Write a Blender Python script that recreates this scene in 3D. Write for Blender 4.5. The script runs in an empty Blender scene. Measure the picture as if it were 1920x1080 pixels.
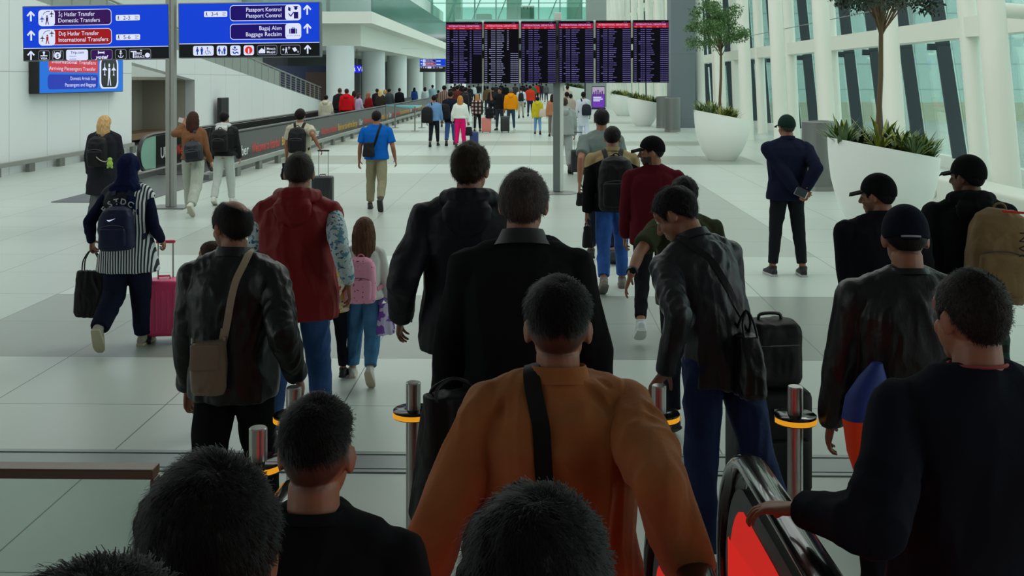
import bpy, math, random
import numpy as np
from mathutils import Vector, Matrix
from mathutils.bvhtree import BVHTree

C = bpy.data.collections.new('place')
bpy.context.scene.collection.children.link(C)
PI = math.pi
rad = math.radians
# ---------------------------------------------------------------- camera
F = 1950.0; CX = 960.0; CY = 150.0; H = 2.2; YAW = math.atan(40 / F)
cam_d = bpy.data.cameras.new('camera'); cam = bpy.data.objects.new('camera', cam_d); C.objects.link(cam)
cam.location = (0, 0, H); cam.rotation_euler = (PI / 2, 0, YAW)
cam_d.sensor_width = 36; cam_d.lens = F / 1920 * 36; cam_d.shift_y = -(540 - CY) / 1920
cam_d.clip_start = 0.05; cam_d.clip_end = 600
bpy.context.scene.camera = cam
_r = np.array([math.cos(YAW), math.sin(YAW), 0.0]); _f = np.array([-math.sin(YAW), math.cos(YAW), 0.0])
def P(px, py, d):
    "world point seen at photo pixel px, py at depth d"
    return _r * ((px - CX) / F * d) + _f * d + np.array([0, 0, H - (py - CY) / F * d])
def G(px, py):
    return P(px, py, F * H / (py - CY))
def GX(px, d):
    p = P(px, CY, d); p[2] = 0; return p
def on_x(px, X):
    "depth at which the vertical plane x = X is met by pixel column px"
    t = (px - CX) / F
    return X / (_r[0] * t + _f[0])
# ---------------------------------------------------------------- world, light, exposure
sc = bpy.context.scene
w = bpy.data.worlds.new('world'); sc.world = w; w.use_nodes = True
wn = w.node_tree.nodes; wl = w.node_tree.links
bg = wn['Background']
tcw = wn.new('ShaderNodeTexCoord'); sep = wn.new('ShaderNodeSeparateXYZ'); rmp = wn.new('ShaderNodeValToRGB')
wl.new(tcw.outputs['Generated'], sep.inputs[0]); wl.new(sep.outputs['Z'], rmp.inputs[0]); wl.new(rmp.outputs[0], bg.inputs[0])
rmp.color_ramp.elements[0].position = 0.0; rmp.color_ramp.elements[0].color = (0.70, 0.78, 0.79, 1)
rmp.color_ramp.elements[1].position = 0.5; rmp.color_ramp.elements[1].color = (0.93, 0.97, 0.94, 1)
bg.inputs[1].default_value = 1.9
sun_d = bpy.data.lights.new('sun', 'SUN'); sun = bpy.data.objects.new('sun', sun_d); C.objects.link(sun)
sun_d.energy = 0.9; sun_d.angle = rad(25); sun_d.color = (1, 0.97, 0.92)
sun.rotation_euler = (rad(-38), rad(30), 0)
sc.view_settings.view_transform = 'Standard'; sc.view_settings.look = 'None'
sc.view_settings.exposure = 0.0; sc.view_settings.gamma = 1.0; sc.view_settings.use_curve_mapping = False
# ---------------------------------------------------------------- materials
def lin(c):
    return tuple(((x / 255) / 12.92 if x / 255 <= 0.04045 else ((x / 255 + 0.055) / 1.055) ** 2.4) for x in c[:3]) + (1,)
_mc = {}
def mat(name, col, rough=0.6, metal=0.0, emit=0.0, spec=0.5, bump=None, var=0.0, vscale=8, coat=0.0, sheen=0.0, stretch=None, trans=0.0):
    key = (name, col, rough, metal, emit, spec, bump, var, vscale, coat, sheen, stretch, trans)
    if key in _mc: return _mc[key]
    m = bpy.data.materials.new(name); m.use_nodes = True; nt = m.node_tree; b = nt.nodes['Principled BSDF']
    c = lin(col)
    b.inputs['Base Color'].default_value = c; b.inputs['Roughness'].default_value = rough
    b.inputs['Metallic'].default_value = metal; b.inputs['Specular IOR Level'].default_value = spec
    if coat: b.inputs['Coat Weight'].default_value = coat
    if sheen: b.inputs['Sheen Weight'].default_value = sheen
    if trans: b.inputs['Transmission Weight'].default_value = trans
    if emit:
        b.inputs['Base Color'].default_value = tuple(x * 0.25 for x in c[:3]) + (1,)
        b.inputs['Emission Color'].default_value = c; b.inputs['Emission Strength'].default_value = emit
    if bump or var:
        tc = nt.nodes.new('ShaderNodeTexCoord')
        mp = nt.nodes.new('ShaderNodeMapping'); nt.links.new(tc.outputs['Object'], mp.inputs[0])
        if stretch: mp.inputs['Scale'].default_value = stretch
    if var:
        n = nt.nodes.new('ShaderNodeTexNoise'); n.inputs['Scale'].default_value = vscale; n.inputs['Detail'].default_value = 5
        nt.links.new(mp.outputs[0], n.inputs['Vector'])
        r = nt.nodes.new('ShaderNodeValToRGB'); nt.links.new(n.outputs['Fac'], r.inputs[0])
        r.color_ramp.elements[0].position = 0.3; r.color_ramp.elements[1].position = 0.7
        r.color_ramp.elements[0].color = tuple(max(0, x * (1 - var)) for x in c[:3]) + (1,)
        r.color_ramp.elements[1].color = tuple(min(1, x * (1 + var)) for x in c[:3]) + (1,)
        nt.links.new(r.outputs[0], b.inputs['Base Color'])
    if bump:
        sc_, st, det = bump
        n2 = nt.nodes.new('ShaderNodeTexNoise'); n2.inputs['Scale'].default_value = sc_; n2.inputs['Detail'].default_value = det
        nt.links.new(mp.outputs[0], n2.inputs['Vector'])
        bp = nt.nodes.new('ShaderNodeBump'); bp.inputs['Strength'].default_value = st; bp.inputs['Distance'].default_value = 0.01
        nt.links.new(n2.outputs['Fac'], bp.inputs['Height']); nt.links.new(bp.outputs[0], b.inputs['Normal'])
    _mc[key] = m
    return m
# ---------------------------------------------------------------- mesh accumulators
class MB:
    def __init__(s): s.V = []; s.Fc = []; s.M = []; s.n = 0; s.mi = 0
    def add(s, V, Fc, T=None):
        V = np.asarray(V, float).reshape(-1, 3)
        if T is not None:
            T = np.array(T); V = V @ T[:3, :3].T + T[:3, 3]
        s.V.append(V); s.Fc += [tuple(i + s.n for i in f) for f in Fc]; s.M += [s.mi] * len(Fc); s.n += len(V)
        return s
    def verts(s): return np.vstack(s.V) if s.V else np.zeros((0, 3))
    def box(s, a, b, T=None):
        x0, y0, z0 = a; x1, y1, z1 = b
        return s.add([(x0, y0, z0), (x1, y0, z0), (x1, y1, z0), (x0, y1, z0), (x0, y0, z1), (x1, y0, z1), (x1, y1, z1), (x0, y1, z1)],
                     [(0, 3, 2, 1), (4, 5, 6, 7), (0, 1, 5, 4), (1, 2, 6, 5), (2, 3, 7, 6), (3, 0, 4, 7)], T)
    def loft(s, rings, n=20, T=None, cap=True):
        "rings: (centre, u, v, exponent)"
        V = []
        t = np.linspace(0, 2 * PI, n, endpoint=False); ct, st = np.cos(t), np.sin(t)
        for (c, u, v, e) in rings:
            cc = np.sign(ct) * np.abs(ct) ** (2 / e); ss = np.sign(st) * np.abs(st) ** (2 / e)
            V.append(np.array(c) + np.outer(cc, u) + np.outer(ss, v))
        k = len(rings); Fc = []
        for i in range(k - 1):
            for j in range(n):
                j2 = (j + 1) % n
                Fc.append((i * n + j, i * n + j2, (i + 1) * n + j2, (i + 1) * n + j))
        V = np.vstack(V)
        if cap:
            Fc.append(tuple(range(n))[::-1]); Fc.append(tuple((k - 1) * n + j for j in range(n)))
        return s.add(V, Fc, T)
    def zloft(s, prof, n=20, T=None, e=2.0, cap=True):
        "prof: (z, rx, ry, cx, cy)"
        return s.loft([((p[3] if len(p) > 3 else 0, p[4] if len(p) > 4 else 0, p[0]), (p[1], 0, 0), (0, p[2], 0), p[5] if len(p) > 5 else e) for p in prof], n, T, cap)
    def tube(s, pts, r, n=12, T=None, flat=1.0, up=None, cap=True, rnd=False):
        pts = [np.array(p, float) for p in pts]
        rs = [r] * len(pts) if np.isscalar(r) else list(r)
        if rnd:
            d0 = pts[0] - pts[1]; d0 = d0 / (np.linalg.norm(d0) + 1e-9); d1 = pts[-1] - pts[-2]; d1 = d1 / (np.linalg.norm(d1) + 1e-9)
            a = [(pts[0] + d0 * rs[0] * q, rs[0] * math.sqrt(max(0, 1 - q * q))) for q in (0.96, 0.8, 0.45)]
            b = [(pts[-1] + d1 * rs[-1] * q, rs[-1] * math.sqrt(max(0, 1 - q * q))) for q in (0.45, 0.8, 0.96)]
            pts = [x[0] for x in a] + pts + [x[0] for x in b]; rs = [x[1] for x in a] + rs + [x[1] for x in b]
        rings = []; pu = None
        for i, p in enumerate(pts):
            d = (pts[min(i + 1, len(pts) - 1)] - pts[max(i - 1, 0)]); d = d / (np.linalg.norm(d) + 1e-9)
            if pu is None:
                u = np.array(up, float) if up is not None else (np.array([0, 0, 1.0]) if abs(d[2]) < 0.9 else np.array([0, 1.0, 0]))
            else: u = pu
            u = u - d * np.dot(u, d); u /= (np.linalg.norm(u) + 1e-9); pu = u
            v = np.cross(d, u)
            rings.append((p, v * rs[i], u * rs[i] * flat, 2.0))
        return s.loft(rings, n, T, cap)
    def ell(s, c, r, T=None, n=14, m=9, R=None):
        V = []; Fc = []
        for i in range(1, m):
            a = PI * i / m
            for j in range(n):
                b = 2 * PI * j / n
                V.append((math.sin(a) * math.cos(b), math.sin(a) * math.sin(b), math.cos(a)))
        V.append((0, 0, 1)); V.append((0, 0, -1)); k = (m - 1) * n
        for i in range(m - 2):
            for j in range(n):
                j2 = (j + 1) % n
                Fc.append((i * n + j, (i + 1) * n + j, (i + 1) * n + j2, i * n + j2))
        for j in range(n):
            Fc.append((k, j, (j + 1) % n)); Fc.append((k + 1, (m - 2) * n + (j + 1) % n, (m - 2) * n + j))
        V = np.array(V) * np.array(r)
        if R is not None: V = V @ np.array(R).T
        return s.add(V + np.array(c), Fc, T)
    def cyl(s, p0, p1, r0, r1=None, n=20, T=None):
        return s.tube([p0, p1], [r0, r1 if r1 is not None else r0], n, T)
    def lathe(s, prof, n=28, T=None, c=(0, 0)):
        return s.zloft([(z, r, r, c[0], c[1]) for r, z in prof], n, T)
    def rbox(s, c, h, r, T=None, n=28, axis='z', e=6, k=3):
        "rounded box: centre, half sizes, edge radius, lofted along z"
        hx, hy, hz = h; prof = []
        for i in range(k + 1):
            a = PI / 2 * i / k
            prof.append((-hz + r - r * math.cos(a), hx - r + r * math.sin(a), hy - r + r * math.sin(a)))
        prof = prof + [(-p[0], p[1], p[2]) for p in prof[::-1]]
        V = MB(); V.loft([((0, 0, z), (a, 0, 0), (0, b, 0), e) for z, a, b in prof], n)
        v = V.verts()
        if axis == 'x': v = v[:, [2, 0, 1]]
        if axis == 'y': v = v[:, [0, 2, 1]] * np.array([1, 1, 1]); 
        Fc = V.Fc if axis != 'y' else [f[::-1] for f in V.Fc]
        return s.add(v + np.array(c), Fc, T)
def mesh_np(name, V, Fc, smooth=True, mats=None, mi=None):
    me = bpy.data.meshes.new(name); me.from_pydata([tuple(map(float, v)) for v in V], [], Fc)
    if smooth: me.polygons.foreach_set('use_smooth', [True] * len(me.polygons))
    for m in (mats or []): me.materials.append(m)
    if mi is not None and len(mats or []) > 1: me.polygons.foreach_set('material_index', mi)
    me.update(); return me
def tag(o, label=None, cat=None, group=None, kind=None):
    if label: o['label'] = label
    if cat: o['category'] = cat
    if group: o['group'] = group
    if kind: o['kind'] = kind
    return o
def link(name, me, parent=None, loc=None, smooth_angle=None):
    o = bpy.data.objects.new(name, me); C.objects.link(o)
    if parent is not None: o.parent = parent
    if loc is not None: o.location = loc
    return o
def obj(name, mb, mats, parent=None, smooth=False, bevel=0.0, loc=None):
    if not isinstance(mats, (list, tuple)): mats = [mats]
    me = mesh_np(name, mb.verts(), mb.Fc, smooth, mats, mb.M)
    if smooth:
        try: me.set_sharp_from_angle(angle=rad(42))
        except Exception: pass
    o = link(name, me, parent, loc)
    if bevel:
        b = o.modifiers.new('bevel', 'BEVEL'); b.width = bevel; b.segments = 2; b.limit_method = 'ANGLE'
    return o
def empty(name, loc=(0, 0, 0), rz=0.0):
    o = bpy.data.objects.new(name, None); C.objects.link(o); o.empty_display_size = 0.1
    o.location = tuple(loc); o.rotation_euler = (0, 0, rz); return o
def struct(name, mb, m, smooth=False, parent=None):
    o = obj(name, mb, m, parent, smooth)
    if parent is None: o['kind'] = 'structure'
    return o
def copy_tree(o, parent=None):
    c = o.copy(); C.objects.link(c); c.parent = parent
    for ch in list(o.children): copy_tree(ch, c)
    return c
def nrm(v):
    v = np.array(v, float); return v / (np.linalg.norm(v) + 1e-12)
def rot(axis, a):
    return np.array(Matrix.Rotation(a, 3, Vector(axis)))
def T4(R=None, t=(0, 0, 0), s=1.0):
    M = np.eye(4)
    if R is not None: M[:3, :3] = np.array(R) * s
    else: M[:3, :3] *= s
    M[:3, 3] = t; return M
# remesh: fuse overlapping closed shapes into one continuous surface
def fuse(mb, vox, smooth=3):
    me = mesh_np('tmp', mb.verts(), mb.Fc, False)
    o = bpy.data.objects.new('tmp', me); bpy.context.scene.collection.objects.link(o)
    r = o.modifiers.new('r', 'REMESH'); r.mode = 'VOXEL'; r.voxel_size = vox; r.adaptivity = 0
    if smooth:
        s = o.modifiers.new('s', 'SMOOTH'); s.factor = 0.5; s.iterations = smooth
    dg = bpy.context.evaluated_depsgraph_get()
    ev = o.evaluated_get(dg); m2 = bpy.data.meshes.new_from_object(ev)
    bpy.data.objects.remove(o); bpy.data.meshes.remove(me)
    n = len(m2.vertices); V = np.empty(n * 3); m2.vertices.foreach_get('co', V)
    return m2, V.reshape(-1, 3)
def set_co(me, V):
    me.vertices.foreach_set('co', np.ascontiguousarray(V, dtype=np.float32).ravel()); me.update()
def get_no(me):
    N = np.empty(len(me.vertices) * 3); me.vertices.foreach_get('normal', N); return N.reshape(-1, 3)
def get_co(me):
    N = np.empty(len(me.vertices) * 3); me.vertices.foreach_get('co', N); return N.reshape(-1, 3)
_rs = np.random.RandomState(7); _perm = _rs.rand(32, 32, 32)
def vnoise(p):
    i = np.floor(p).astype(int); f = p - i; f = f * f * (3 - 2 * f); r = 0
    for dx in (0, 1):
        wx = f[:, 0] if dx else 1 - f[:, 0]
        for dy in (0, 1):
            wy = f[:, 1] if dy else 1 - f[:, 1]
            for dz in (0, 1):
                wz = f[:, 2] if dz else 1 - f[:, 2]
                r = r + wx * wy * wz * _perm[(i[:, 0] + dx) % 32, (i[:, 1] + dy) % 32, (i[:, 2] + dz) % 32]
    return r * 2 - 1
def folds(V, amp, seed=0, sc=9.0, z=0.45):
    q = V * np.array([sc, sc, sc * z]) + seed * 3.7
    w_ = np.stack([vnoise(q * 0.6 + 5), vnoise(q * 0.6 + 11), vnoise(q * 0.6 + 17)], 1) * 0.9
    n1 = 1 - np.abs(vnoise(q + w_)) * 2.2
    n2 = 1 - np.abs(vnoise(q * 2.1 + w_ * 1.5 + 9)) * 2.2
    return amp * (n1 + 0.4 * n2)
# ================================================================ the hall
def on_y(px, py, Y):
    t = (px - CX) / F; d = Y / (_f[1] + t * _r[1]); return P(px, py, d)
def gridmat(name, col, sx, sy, sz, off=(0, 0, 0), line=0.55, wdt=0.008, rough=0.5, var=0.0, bands=None, spec=0.5):
    "flat colour with thin joints every sx/sy/sz metres (0 = none)"
    m = bpy.data.materials.new(name); m.use_nodes = True; nt = m.node_tree; N = nt.nodes; L = nt.links; b = N['Principled BSDF']
    b.inputs['Roughness'].default_value = rough; b.inputs['Specular IOR Level'].default_value = spec
    tc = N.new('ShaderNodeTexCoord'); sp = N.new('ShaderNodeSeparateXYZ'); L.new(tc.outputs['Object'], sp.inputs[0])
    def mth(op, a, b_=None, c=None):
        n = N.new('ShaderNodeMath'); n.operation = op
        for i, v in enumerate((a, b_, c)):
            if v is None: continue
            if isinstance(v, (int, float)): n.inputs[i].default_value = v
            else: L.new(v, n.inputs[i])
        return n.outputs[0]
    tot = None; cells = []
    for ax, s, o in (('X', sx, off[0]), ('Y', sy, off[1]), ('Z', sz, off[2])):
        if not s: continue
        q = mth('DIVIDE', mth('SUBTRACT', sp.outputs[ax], o), s)
        cells.append(mth('FLOOR', q))
        fr = mth('ABSOLUTE', mth('SUBTRACT', mth('FRACT', q), 0.5))
        ln = mth('GREATER_THAN', fr, 0.5 - wdt / s / 2)
        tot = ln if tot is None else mth('MAXIMUM', tot, ln)
    base = lin(col)
    cur = None
    def mix(f, a, b_):
        n = N.new('ShaderNodeMix'); n.data_type = 'RGBA'
        for i, v in ((0, f), (6, a), (7, b_)):
            if isinstance(v, (int, float)): n.inputs[i].default_value = v
            elif isinstance(v, tuple): n.inputs[i].default_value = v
            else: L.new(v, n.inputs[i])
        return n.outputs[2]
    cur = base
    if bands:
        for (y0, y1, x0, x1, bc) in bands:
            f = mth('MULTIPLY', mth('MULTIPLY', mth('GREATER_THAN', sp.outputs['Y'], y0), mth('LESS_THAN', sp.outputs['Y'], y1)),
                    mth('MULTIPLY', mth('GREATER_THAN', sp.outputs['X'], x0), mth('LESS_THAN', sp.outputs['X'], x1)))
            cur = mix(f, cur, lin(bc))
    if var:
        cb = N.new('ShaderNodeCombineXYZ')
        for i, c_ in enumerate(cells[:3]): L.new(c_, cb.inputs[i])
        wnz = N.new('ShaderNodeTexWhiteNoise'); L.new(cb.outputs[0], wnz.inputs['Vector'])
        v = mth('MULTIPLY_ADD', wnz.outputs['Value'], var, 1 - var / 2)
        mm = N.new('ShaderNodeVectorMath'); mm.operation = 'SCALE'
        if isinstance(cur, tuple): mm.inputs[0].default_value = cur[:3]
        else: L.new(cur, mm.inputs[0])
        L.new(v, mm.inputs['Scale']); cur = mm.outputs[0]
    if tot is not None:
        dk = tuple(x * line for x in base[:3]) + (1,)
        cur = mix(tot, cur, dk)
    if isinstance(cur, tuple): b.inputs['Base Color'].default_value = cur
    else: L.new(cur, b.inputs['Base Color'])
    return m
def glassmat(name, tint, refl=0.1, rough=0.02, alpha=1.0):
    m = bpy.data.materials.new(name); m.use_nodes = True; nt = m.node_tree; N = nt.nodes; L = nt.links
    N.remove(N['Principled BSDF']); out = N['Material Output']
    tr = N.new('ShaderNodeBsdfTransparent'); tr.inputs[0].default_value = lin(tint)
    gl = N.new('ShaderNodeBsdfGlossy'); gl.inputs['Roughness'].default_value = rough
    lw = N.new('ShaderNodeLayerWeight'); lw.inputs[0].default_value = 0.25
    ma = N.new('ShaderNodeMath'); ma.operation = 'MULTIPLY_ADD'; L.new(lw.outputs['Fresnel'], ma.inputs[0]); ma.inputs[1].default_value = 0.6; ma.inputs[2].default_value = refl
    mx = N.new('ShaderNodeMixShader'); L.new(ma.outputs[0], mx.inputs[0]); L.new(tr.outputs[0], mx.inputs[1]); L.new(gl.outputs[0], mx.inputs[2])
    L.new(mx.outputs[0], out.inputs[0]); return m

WHITE = mat('white_paint', (226, 232, 224), 0.5)
COLW = mat('white_column_paint', (232, 233, 222), 0.45)
GREYP = mat('grey_column_paint', (232, 240, 242), 0.55)
DARKP = mat('dark_grey_paint', (52, 60, 64), 0.6)
BLK = mat('black_plastic', (14, 15, 17), 0.45)
RUB = mat('black_rubber', (10, 10, 11), 0.35)
STEEL = mat('brushed_steel', (150, 150, 148), 0.3, 0.9)
STEELD = mat('satin_steel', (128, 130, 128), 0.45, 0.8, bump=(60, 0.05, 2))
ALU = mat('pole_aluminium', (150, 152, 146), 0.5, 0.35)
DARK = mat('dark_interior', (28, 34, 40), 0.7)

# floor
FY = (8.2, )
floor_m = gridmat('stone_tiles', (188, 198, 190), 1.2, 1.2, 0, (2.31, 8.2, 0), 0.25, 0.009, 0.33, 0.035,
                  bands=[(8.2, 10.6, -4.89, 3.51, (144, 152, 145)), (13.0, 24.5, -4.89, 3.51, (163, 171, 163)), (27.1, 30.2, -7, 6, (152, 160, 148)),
                         (35, 37.4, -7, 6, (152, 160, 148)), (43, 45.4, -7, 6, (152, 160, 148)), (52, 55, -7, 6, (152, 160, 148)), (8.2, 26, -12, -4.89, (174, 184, 176))], spec=0.4)  # last band darkens the left tiles in colour for faster light fall-off
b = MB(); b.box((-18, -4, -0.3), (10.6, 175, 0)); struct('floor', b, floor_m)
b = MB(); b.box((10.6, -30, -0.6), (90, 220, -0.35)); struct('ground_outside', b, mat('pale_paving', (205, 212, 205), 0.8))
b = MB(); b.box((-12, 5.86, 0.0), (6.9, 6.06, 0.006)); b.box((-12, 5.80, 0.0), (6.9, 5.84, 0.008)); b.box((-12, 6.08, 0.0), (6.9, 6.12, 0.008))
struct('trim_1', b, mat('expansion_joint_metal', (132, 140, 138), 0.4, 0.5))
# left wall --------------------------------------------------------
WX = -12.22
wall_m = gridmat('wall_panels', (224, 227, 228), 0, 1.9, 2.75, (0, 1.2, -0.35), 0.62, 0.02, 0.55)
def wtop(y): return 0.97 + 0.092 * (60 - y)
def slab_yz(mb, X0, X1, poly):
    "prism of a y,z polygon between X0 and X1"
    n = len(poly); V = [(X0, y, z) for y, z in poly] + [(X1, y, z) for y, z in poly]
    Fc = [tuple(range(n)), tuple(range(2 * n - 1, n - 1, -1))] + [(i, n + i, n + (i + 1) % n, (i + 1) % n) for i in range(n)]
    return mb.add(V, Fc)
b = MB(); slab_yz(b, WX - 0.35, WX, [(6, 0), (31.4, 0), (31.4, wtop(31.4)), (6, wtop(6))])
slab_yz(b, WX - 0.35, WX, [(31.4, 2.74), (37.3, 2.2), (37.3, wtop(37.3)), (31.4, wtop(31.4))])
slab_yz(b, WX - 0.35, WX, [(37.3, 0), (61, 0), (61, wtop(61)), (37.3, wtop(37.3))])
struct('wall_left', b, wall_m)
for q in (((WX - 2.2, 31.3, 0), (WX - 1.9, 37.3, 2.2)), ((WX - 2.2, 37.3, 0), (WX - 0.36, 37.7, 2.2)), ((WX - 2.2, 31.0, 2.2), (WX - 0.36, 37.7, 2.3)), ((WX - 2.2, 30.9, 0), (WX - 0.36, 31.3, 2.2))):
    b = MB(); b.box(*q); struct('wall_recess', b, gridmat('recess_panels', (150, 142, 130), 0, 1.8, 0, (0, 32.8, 0), 0.5, 0.02, 0.6))
b = MB(); b.box((WX - 1.8, 32.2, 0.22), (WX - 0.9, 37.2, 0.42)); b.box((WX - 1.7, 32.4, 0), (WX - 1.0, 32.7, 0.22)); b.box((WX - 1.7, 36.8, 0), (WX - 1.0, 37.1, 0.22))
tag(obj('bench', b, mat('brown_wood', (120, 92, 70), 0.5)), 'low brown bench inside the recess of the left wall', 'bench')
b = MB(); b.box((WX - 4.3, 4, 0), (WX - 4.0, 62, 11)); struct('wall_stair', b, mat('pale_stair_wall', (205, 213, 208), 0.6))
# stair behind the wall with railing on top
t = empty('stair_railing', (WX - 0.2, 38, 0)); tag(t, 'sloping metal stair railing running down along the top of the left wall', 'railing')
b = MB()
y = 7.0
while y < 60.6:
    b.box((-0.03, y - 38, wtop(y) - 0.05), (0.03, y - 38 + 0.05, wtop(y) + 0.85)); y += 1.15
for dz in (0.85,): b.tube([(0, 7 - 38, wtop(7) + dz), (0, 60.6 - 38, wtop(60.6) + dz)], 0.04, 8)
obj('post', b, ALU, t)
b = MB()
for k in range(6): b.tube([(0, 50.5 - 38, wtop(50.5) + 0.1 + k * 0.12), (0, 60.6 - 38, wtop(60.6) + 0.1 + k * 0.12)], 0.012, 6)
obj('wire', b, STEELD, t)
b = MB(); slab_yz(b, -0.015, 0.015, [(7 - 38, wtop(7) + 0.05), (50.5 - 38, wtop(50.5) + 0.05), (50.5 - 38, wtop(50.5) + 0.78), (7 - 38, wtop(7) + 0.78)])
obj('mesh_panel', b, mat('perforated_grey', (150, 158, 152), 0.5, 0.3), t)
b = MB()
for y in np.arange(39, 62, 0.9): b.box((WX - 3.9, y, 0), (WX - 0.36, y + 0.9, max(0.16, (62 - y) * 0.092)))
struct('stair_flight', b, mat('stair_stone', (150, 156, 150), 0.5))
# kick rail on wall base
def kick_rail(name, X, y0, y1, sgn, label, step):
    t = empty(name, (X, y0, 0)); tag(t, label, 'rail')
    b = MB(); b.box((-0.04, 0, 0.2), (0.04, y1 - y0, 0.31)); obj('rail_bar', b, ALU, t, bevel=0.01)
    y = 0.2
    while y < y1 - y0: b = MB(); b.box((-0.05, y, 0), (0.05, y + 0.28, 0.2)); obj('bracket', b, mat('bracket_metal', (120, 122, 116), 0.5, 0.4), t); y += step
kick_rail('trolley_rail', WX + 0.14, 10, 31.2, 1, 'low metal trolley guard rail along the foot of the left wall panels', 1.6)
kick_rail('trolley_rail', -6.80, 23.4, 73, 1, 'low metal trolley guard rail beside the moving walkway', 1.9)
# black totem by the wall
p0 = P(405, 184, on_x(405, WX + .1)); p1 = P(417, 232, on_x(417, WX + .1))
t = empty('information_totem', (WX + 0.25, (p0[1] + p1[1]) / 2, 0)); tag(t, 'slim black totem screen standing against the left wall beyond the recess', 'totem')
b = MB(); b.box((-0.08, -0.5, 0.35), (0.08, 0.5, 1.52)); obj('housing', b, BLK, t, bevel=0.02)
b = MB(); b.box((-0.06, -0.3, 0), (0.06, 0.3, 0.35)); obj('base', b, STEELD, t)
# mezzanine block ---------------------------------------------------
mz = mat('fascia_white', (232, 236, 228), 0.5)
b = MB(); b.box((-30, 59.5, 4.15), (-9.9, 150, 5.35)); b.box((-30, 57.5, 5.35), (-8.95, 150, 6.0)); struct('mezzanine_slab', b, mz)
gl_rail = glassmat('railing_glass', (176, 205, 200), 0.3, 0.15)
b = MB(); b.box((-8.99, 57.5, 6.0), (-8.95, 150, 8.0)); b.box((-30, 57.5, 6.0), (-8.95, 57.54, 8.0)); struct('glass_railing', b, gl_rail)
b = MB(); b.box((-30, 66, 6.0), (-13, 66.3, 12)); b.box((-13.2, 66, 6.0), (-13, 150, 12)); struct('wall_upper', b, mat('upper_wall', (214, 232, 228), 0.6))
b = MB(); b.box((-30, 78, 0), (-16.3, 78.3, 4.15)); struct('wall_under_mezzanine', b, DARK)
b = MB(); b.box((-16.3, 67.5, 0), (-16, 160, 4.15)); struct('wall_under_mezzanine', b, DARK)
for i in range(9):
    y = 59.6 + 12.4 * i; b = MB(); b.lathe([(0.8, 0), (0.8, 4.15)], 32, c=(0, 0))
    o = struct('column', b, GREYP, True); o.location = (-11.1, y, 0)
for i in range(5):
    y = 66 + 12.4 * i; b = MB(); b.box((-0.12, -0.12, 0.9), (0.12, 0.12, 4.1)); b.box((-0.05, -0.05, 0), (0.05, 0.05, 0.9))
    o = obj('speaker_column', b, BLK); o.location = (-11.35, y - 4.0, 0); tag(o, ['slim dark speaker column after the first round grey column', 'slim dark speaker column after the second round grey column', 'slim dark speaker column after the third round grey column', 'slim dark speaker column after the fourth round grey column', 'slim dark speaker column after the fifth round grey column'][i], 'speaker')
# blue kiosk interior seen under the mezzanine
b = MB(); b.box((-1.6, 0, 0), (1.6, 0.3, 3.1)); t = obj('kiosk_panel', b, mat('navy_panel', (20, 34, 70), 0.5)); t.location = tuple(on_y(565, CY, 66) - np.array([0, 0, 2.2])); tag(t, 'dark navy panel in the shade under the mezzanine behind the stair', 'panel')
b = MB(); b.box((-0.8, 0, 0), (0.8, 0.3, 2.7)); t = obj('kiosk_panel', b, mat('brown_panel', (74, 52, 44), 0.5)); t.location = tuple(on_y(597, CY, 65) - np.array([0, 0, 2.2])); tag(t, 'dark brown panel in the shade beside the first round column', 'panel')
# far end + upper glass hall
b = MB(); b.box((-20, 168, 0), (12, 168.5, 9)); struct('wall_far', b, gridmat('far_wall', (96, 108, 108), 2.2, 0, 2.4, (0, 0, 0), 0.5, 0.15, 0.6))
b = MB(); b.box((-9, 120, 9.0), (9, 121, 9.2)); struct('bridge_slab', b, mat('bridge_teal', (160, 205, 198), 0.4))
b = MB(); b.box((-9, 120, 9.2), (9, 120.05, 10.6)); struct('bridge_glass', b, glassmat('bridge_glass_m', (190, 228, 220), 0.15, 0.1))
b = MB(); b.box((-22, 132, 8), (9, 132.1, 26)); struct('window_3', b, glassmat('hall_glass', (212, 236, 228), 0.12, 0.08))
b = MB()
for k in range(12): b.box((-21 + k * 2.7, 131.5, 8), (-20.85 + k * 2.7, 131.8, 26))
for k in range(7): b.box((-22, 131.6, 9.5 + k * 2.4), (9, 131.75, 9.6 + k * 2.4))
for k in range(9): b.tube([(-18 + k * 3.2, 131, 8), (-14 + k * 3.2, 131, 18)], 0.07, 6)
struct('window_frame_far', b, mat('teal_frame', (112, 160, 152), 0.5))
b = MB()
for k in range(7): b.box((-20 + k * 4.1, 140, 8), (-18 + k * 4.1, 144, 9 + (k * 37 % 5) * 2.1))
struct('far_upper_shops', b, mat('teal_shops', (168, 214, 202), 0.6))
t = empty('vent_kiosk', on_y(989, CY, 120.5) * np.array([1, 1, 0]) + np.array([0, 0, 9.2])); tag(t, 'pale boxy kiosk standing up on the glass bridge above the boards', 'kiosk')
b = MB(); b.box((-0.8, -0.5, 0), (0.8, 0.5, 1.6)); obj('body', b, mat('pale_green_panel', (190, 214, 200), 0.5), t, bevel=0.05)
for k in range(3): b = MB(); b.box((-0.45 + k * 0.4, -0.53, 1.15), (-0.38 + k * 0.4, -0.5, 1.45)); obj('slot', b, DARKP, t)
# ceiling: near soffit, unseen slab added to dim the foreground; far skylit roof beams
b = MB(); b.box((-18, -6, 6.6), (12, 9, 7.0)); struct('shading_ceiling', b, mat('soffit', (150, 152, 148), 0.8))
b = MB()
for k in range(16): b.box((-30, 14 + k * 10, 15.5), (14, 18.5 + k * 10, 16))
struct('roof_beams', b, mat('roof_white', (200, 205, 200), 0.8))
# back of the escalator hall (behind the photographer)
b = MB(); b.box((-18, -6.3, 0), (12, -6, 7)); struct('wall_back', b, mat('back_wall', (120, 122, 120), 0.8))
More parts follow.
